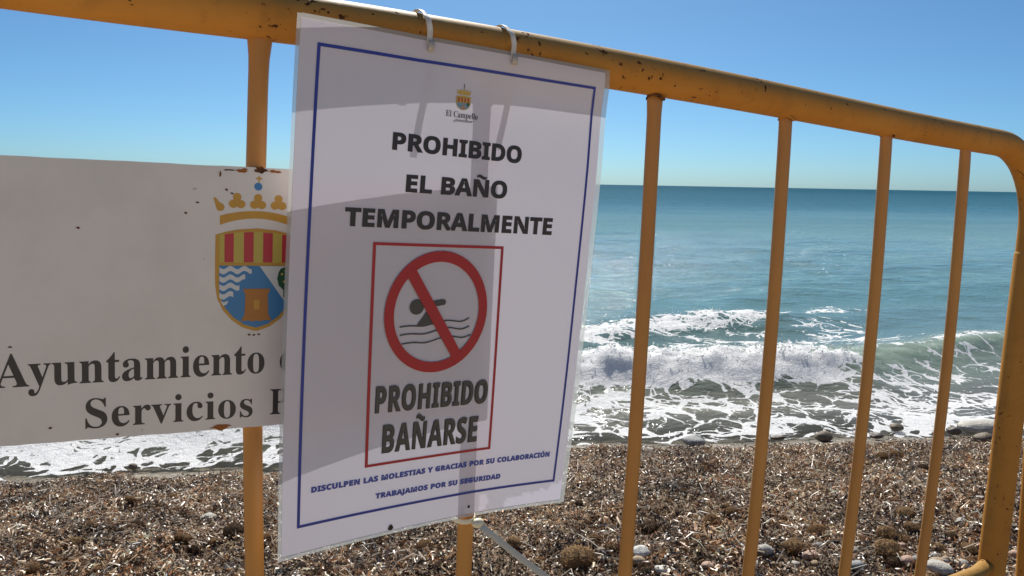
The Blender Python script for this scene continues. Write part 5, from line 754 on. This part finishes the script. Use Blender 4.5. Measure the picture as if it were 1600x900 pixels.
inkb = mat('printed_black', (.048, .041, .039), .4, .35); inkg = mat('printed_charcoal', (.080, .074, .066), .4, .35); inkn = mat('printed_navy', (.040, .058, .31), .4, .35); inkr = mat('printed_red', (.46, .030, .032), .4, .35); inkt = mat('printed_blue', (.065, .09, .36), .4, .35)
def frame_loops(c, w, hgt):
    (a, b), (c2, d), (e, f), (g, h) = c
    dn = lambda q: [tuple(np.array(q[i])*(1-k/16)+np.array(q[(i+1) % 4])*k/16) for i in range(4) for k in range(16)]
    return [flip(dn([(a, b), (c2, d), (e, f), (g, h)])), flip(dn([(a+w, b+hgt), (c2-w, d+hgt), (e-w, f-hgt), (g+w, h-hgt)]))]
print_art('blue_border', frame_loops(DATA['blue'], .0085, .0058), inkn)
print_art('red_border', frame_loops(DATA['red'], .0090, .0058), inkr)
LN = DATA['lines']
print_art('heading_text', set_line(embolden(text_loops('sans', 'PROHIBIDO', -.01), .0042, .036), LN['PROHIBIDO']), inkb)
print_art('heading_text', set_line(embolden(text_loops('sans', 'EL BAÑO', -.01), .0053, .036), LN['EL BAÑO']), inkb)
print_art('heading_text', set_line(embolden(text_loops('sans', 'TEMPORALMENTE', -.01), .0027, .036), LN['TEMPORALMENTE']), inkb)
for s_, k_ in (('PROHIBIDO', 'PROHIBIDO2'), ('BAÑARSE', 'BAÑARSE')):
    tl_ = text_loops('sans', s_, .035); lp = set_line(embolden(tl_, .0003, .0015), LN[k_]); lp2 = set_line(embolden(tl_, .0058, .026), LN[k_])
    print_art('warning_text_outline', [[(x-.0012, y-.0010) for x, y in l] for l in lp2], inkb, 1)
    print_art('warning_text', [[(x+.0006, y+.0004) for x, y in l] for l in lp], inkg, 2)
print_art('apology_text', set_line(embolden(text_loops('sans', 'DISCULPEN LAS MOLESTIAS Y GRACIAS POR SU COLABORACIÓN', .045), .0017, .07), LN['DISCULPEN']), inkt)
print_art('apology_text', set_line(embolden(text_loops('sans', 'TRABAJAMOS POR SU SEGURIDAD', .045), .0033, .07), LN['TRABAJAMOS']), inkt)
print_art('town_name_text', set_line(text_loops('serif', 'El Campello', .0, .69), LN['El Campello']), inkb)
aj = set_line([[(x+.22*y, y) for x, y in l] for l in text_loops('serif', 'Ajuntament', .0, .69)], LN['Ajuntament']); print_art('town_name_text', aj, inkg)
# prohibition symbol
pcx, pct, prs, prt = .4475, .5235, .1672, .1262
ell = lambda k, n=72: [(pcx+prs*k*math.cos(u), -(pct+prt*k*math.sin(u))) for u in np.linspace(0, 2*math.pi, n, endpoint=False)]
ring = print_art('prohibition_ring', [ell(1), ell(.825)], inkr, 3)
ux, uy = (.1835, .1953*1.414); ln = math.hypot(ux, uy); ux, uy = ux/ln, uy/ln
A0, B0 = (.3520, .4370), (.5335, .6300); nxs, nys = -uy*.0165, ux*.0165/1.414
print_art('prohibition_slash', [flip([(A0[0]+nxs, A0[1]+nys), (A0[0]-nxs, A0[1]-nys), (B0[0]-nxs, B0[1]-nys), (B0[0]+nxs, B0[1]+nys)])], inkr, 4)
print_art('swimmer_head', [[(.3797+.0228*math.cos(u), -(.5105+.0158*math.sin(u))) for u in np.linspace(0, 2*math.pi, 28, endpoint=False)]], inkg, 2, cut=False)
print_art('swimmer_body', [flip([(.4310, .5085), (.4170, .5150), (.4020, .5300), (.3830, .5480), (.4120, .5498), (.4390, .5478), (.4540, .5400), (.4480, .5220)])], inkg, 2, cut=False)
print_art('swimmer_arm', [flip([(.4230, .4995), (.4600, .4960)]+[(.4640+.0085*math.cos(u), .5022+.0062*math.sin(u)) for u in np.linspace(-1.4, 1.4, 8)]+[(.4600, .5085), (.4230, .5120)])], inkg, 2, cut=False)
def stroke(pts, wd_):
    P = [np.array(p) for p in pts]; Q = []
    for i in range(len(P)-1):
        p0 = P[max(i-1, 0)]; p1 = P[i]; p2 = P[i+1]; p3 = P[min(i+2, len(P)-1)]
        for u in np.linspace(0, 1, 6, endpoint=False): Q.append(.5*((2*p1)+(p2-p0)*u+(2*p0-5*p1+4*p2-p3)*u*u+(3*p1-p0-3*p2+p3)*u**3))
    Q.append(P[-1]); return flip([(q[0], q[1]-wd_/2) for q in Q]+[(q[0], q[1]+wd_/2) for q in Q[::-1]])
for k in ('w1', 'w2', 'w3'): print_art('water_line', [stroke(DATA[k], .0030)], inkg, 2, cut=False)
# small town crest
lx, lt = .4805, .1065
cb = empty('small_crest', sheet(lx, lt)); cb.parent = notice; cb.matrix_parent_inverse = Matrix.Translation(-notice.location)
pgold = mat('printed_gold', (.60, .40, .08), .4, .35); porange = mat('printed_orange', (.66, .36, .10), .4, .35); pred = mat('printed_dark_red', (.42, .09, .03), .4, .35); pblue = mat('printed_pale_blue', (.20, .36, .46), .4, .35); pgreen = mat('printed_green', (.05, .16, .07), .4, .35); ptow = mat('printed_tan', (.50, .30, .20), .4, .35)
def crest(name, pts, m, layer):
    me = poly_mesh([[(lx+x*.00337, -(lt+y*.00238)) for x, y in pts]])
    for v in me.vertices: v.co = sheet(v.co.x, -v.co.y, .0002*layer+.0002)
    o = bpy.data.objects.new(name, me); col.objects.link(o); me.materials.append(m); o.parent = cb; o.matrix_parent_inverse = Matrix.Translation(-cb.location)
sh = [(-7, -4.6), (0, -5.4), (7, -4.6), (7, 1.2), (5.6, 4), (3, 5.6), (0, 6.3), (-3, 5.6), (-5.6, 4), (-7, 1.2)]
crest('shield', sh, pgold, 1); crest('stripes', [(-6.3, -4), (6.3, -4), (6.3, .3), (-6.3, .3)], porange, 2)
for x in (-4.6, -1.6, 1.4, 4.4): crest('red_stripe', [(x-.65, -3.6), (x+.75, -3.6), (x+.75, 0), (x-.65, 0)], pred, 3)
crest('field', [(-6.3, .5), (6.3, .5), (6.3, 1.2), (5, 3.7), (2.8, 5), (0, 5.6), (-2.8, 5), (-5, 3.7), (-6.3, 1.2)], pblue, 2)
crest('tower', [(-1.7, 2), (1.7, 2), (1.9, 5), (-1.9, 5)], ptow, 3); crest('tree', [(4.6+1.5*math.cos(u), 1.3+1.5*math.sin(u)) for u in np.linspace(0, 6.28, 12, endpoint=False)], pgreen, 3)
crest('crown', [(-6, -6), (-6.8, -10), (-4.6, -8.2), (-3.4, -10.6), (-1.8, -8.4), (0, -11), (1.8, -8.4), (3.4, -10.6), (4.6, -8.2), (6.8, -10), (6, -6)], pgold, 1)
crest('crown_cross', [(-.35, -14.5), (.35, -14.5), (.35, -11), (-.35, -11)], inkg, 1)
# punched holes along the lower edge, rust-brown inside
hol = mat('hole_rust', (.035, .020, .012), .8)
for (s_, t_2), r_ in (((.339, .9905-.004), .0085), ((.6116, .976), .0045)):
    print_art('punched_hole', [[(s_+r_*(1+.2*math.sin(3*u))*math.cos(u), -(t_2+r_*.8*math.sin(u))) for u in np.linspace(0, 6.28, 16, endpoint=False)]], hol, 2, cut=False)

# ------------------------------------------------------------------ cable ties
tie_m = mat('white_nylon', (.76, .72, .66), .55, .25); N = NT(tie_m); tl = N.new('ShaderNodeBsdfTranslucent'); tl.inputs[0].default_value = (.8, .78, .72, 1); m_ = N.new('ShaderNodeMixShader'); m_.inputs[0].default_value = .3
N.link(N.bsdf.outputs[0], m_.inputs[1]); N.link(tl.outputs[0], m_.inputs[2]); N.link(m_.outputs[0], N.out.inputs[0])
def ribbon(pts, wdir, wdt, thk):
    bm = bmesh.new(); rings = []; n = len(pts)
    for i, p in enumerate(pts):
        tg = (pts[min(i+1, n-1)]-pts[max(i-1, 0)]).normalized(); s = (wdir-tg*wdir.dot(tg)).normalized(); nn = tg.cross(s)
        rings.append([bm.verts.new(p+s*a*wdt/2+nn*b*thk/2) for a, b in ((-1, -.6), (-.8, -1), (.8, -1), (1, -.6), (1, .6), (.8, 1), (-.8, 1), (-1, .6))])
    for i in range(n-1):
        for k in range(8): bm.faces.new((rings[i][k], rings[i][(k+1) % 8], rings[i+1][(k+1) % 8], rings[i+1][k]))
    if (pts[0]-pts[-1]).length > 1e-4: bm.faces.new(rings[0][::-1]); bm.faces.new(rings[-1])
    bmesh.ops.recalc_face_normals(bm, faces=bm.faces); me = bpy.data.meshes.new('ribbon'); bm.to_mesh(me); bm.free(); return me
def rail_tie(s, t, label, lean, tail, wt):
    P = sheet(s, t, .0012); rel = P-O; a = rel.dot(U); tt = -rel.dot(VV); h = rel.dot(NN); rt_ = rail_t(a); rr = RR+.0014
    root = empty('cable_tie', P); tag(root, label, 'cable tie', 'cable ties holding the notice')
    pts = [bp(a, tt, h)]
    # up the face of the paper, over the rail, down behind and back to the hole
    for k in range(0, 25):
        th = R(-18+k*10.0); pts.append(bp(a-lean*(.3+.7*math.sin(min(max(th, 0), math.pi/2))), rt_-rr*math.sin(th), rr*math.cos(th)+(.0035 if k < 6 else .0008)))
    pts += [bp(a-lean*.3, rt_+rr+.004, .006), bp(a, tt, h-.0025)]
    link('strap', ribbon(pts, U.copy(), .0048, .0012), tie_m, root)
    hm = [bp(a, tt-.001, h+.0006), bp(a, tt+.0048, h+.0004)]
    link('tie_tip', ribbon([bp(a, tt-.004, h+.0016), bp(a, tt+.001, h+.0016), bp(a-.0002, tt+.0045, h+.0010)], U.copy(), .0050, .0016), mat('tie_grommet', (.50, .43, .35), .5), root)
    top = bp(a-lean-.0010, rt_-rr*.80, -rr*.80)
    bm = bmesh.new(); bmesh.ops.create_cube(bm, size=1)
    bmesh.ops.bevel(bm, geom=bm.edges[:], offset=.18, segments=2, affect='EDGES'); me = bpy.data.meshes.new('lock'); bm.to_mesh(me); bm.free()
    mm_ = Matrix((U, NN, VV)).transposed().to_4x4() @ Matrix.Diagonal((.0075, .0065, .0060, 1))
    for v in me.vertices: v.co = (mm_ @ v.co)+top
    link('lock', me, tie_m, root)
    tl_pts = [sheet(s+ds/.297, t+dt/.42, -.0028-.0035*min(1, dt/.03)) for ds, dt in ((.003, .004), (.0025, .02), (.0005, .036), (-.002, .05), (-.0055, tail))]
    link('tail', ribbon(tl_pts, U.copy(), wt, .0011), tie_m, root)
rail_tie(.3655, .0135, 'cable tie with the notice hung over the rail, nearer the town sign', .0034, .078, .0062)
rail_tie(.6346, .0120, 'cable tie over the rail, further from the town sign', .0032, .066, .0062)
# loose strap at the foot of the sheet
root = empty('tie_strap', bp(.2034, .438, .0125)); tag(root, 'long pale grey strap tied at the lower edge of the notice, running down right', 'tie strap')
stm = mat('grey_nylon', (.46, .46, .42), .45); knm = mat('cream_nylon', (.78, .70, .50), .4)
a0_, t0_ = DATA['strap'][0]; a1_, t1_ = DATA['strap'][1]; st_pts = [bp(a0_+(a1_-a0_)*k*1.6, t0_+(t1_-t0_)*k*1.6+.004*math.sin(k*3), .0125) for k in np.linspace(0, 1, 10)]
link('strap', ribbon(st_pts, VV.copy(), .0062, .0015), stm, root)
bm = bmesh.new(); bmesh.ops.create_icosphere(bm, subdivisions=3, radius=1); me = bpy.data.meshes.new('knot')
for v in bm.verts: v.co = bp(a0_-.0015, t0_-.0012, .0135)+U*v.co.x*.0062*(1+.2*v.co.z)+NN*v.co.y*.004+VV*v.co.z*.0046
bm.to_mesh(me); bm.free(); link('knot', me, knm, root)
lp = [bp(.196+.0115*math.cos(u)-.004, .432+.002*math.sin(u), .0115*math.sin(u)+.0015) for u in np.linspace(0, 2*math.pi, 20)]
link('loop', ribbon(lp, VV.copy(), .0045, .0012), knm, root)

scn.cycles.max_bounces = 8; scn.cycles.transparent_max_bounces = 12
scn.cycles.use_denoising = True
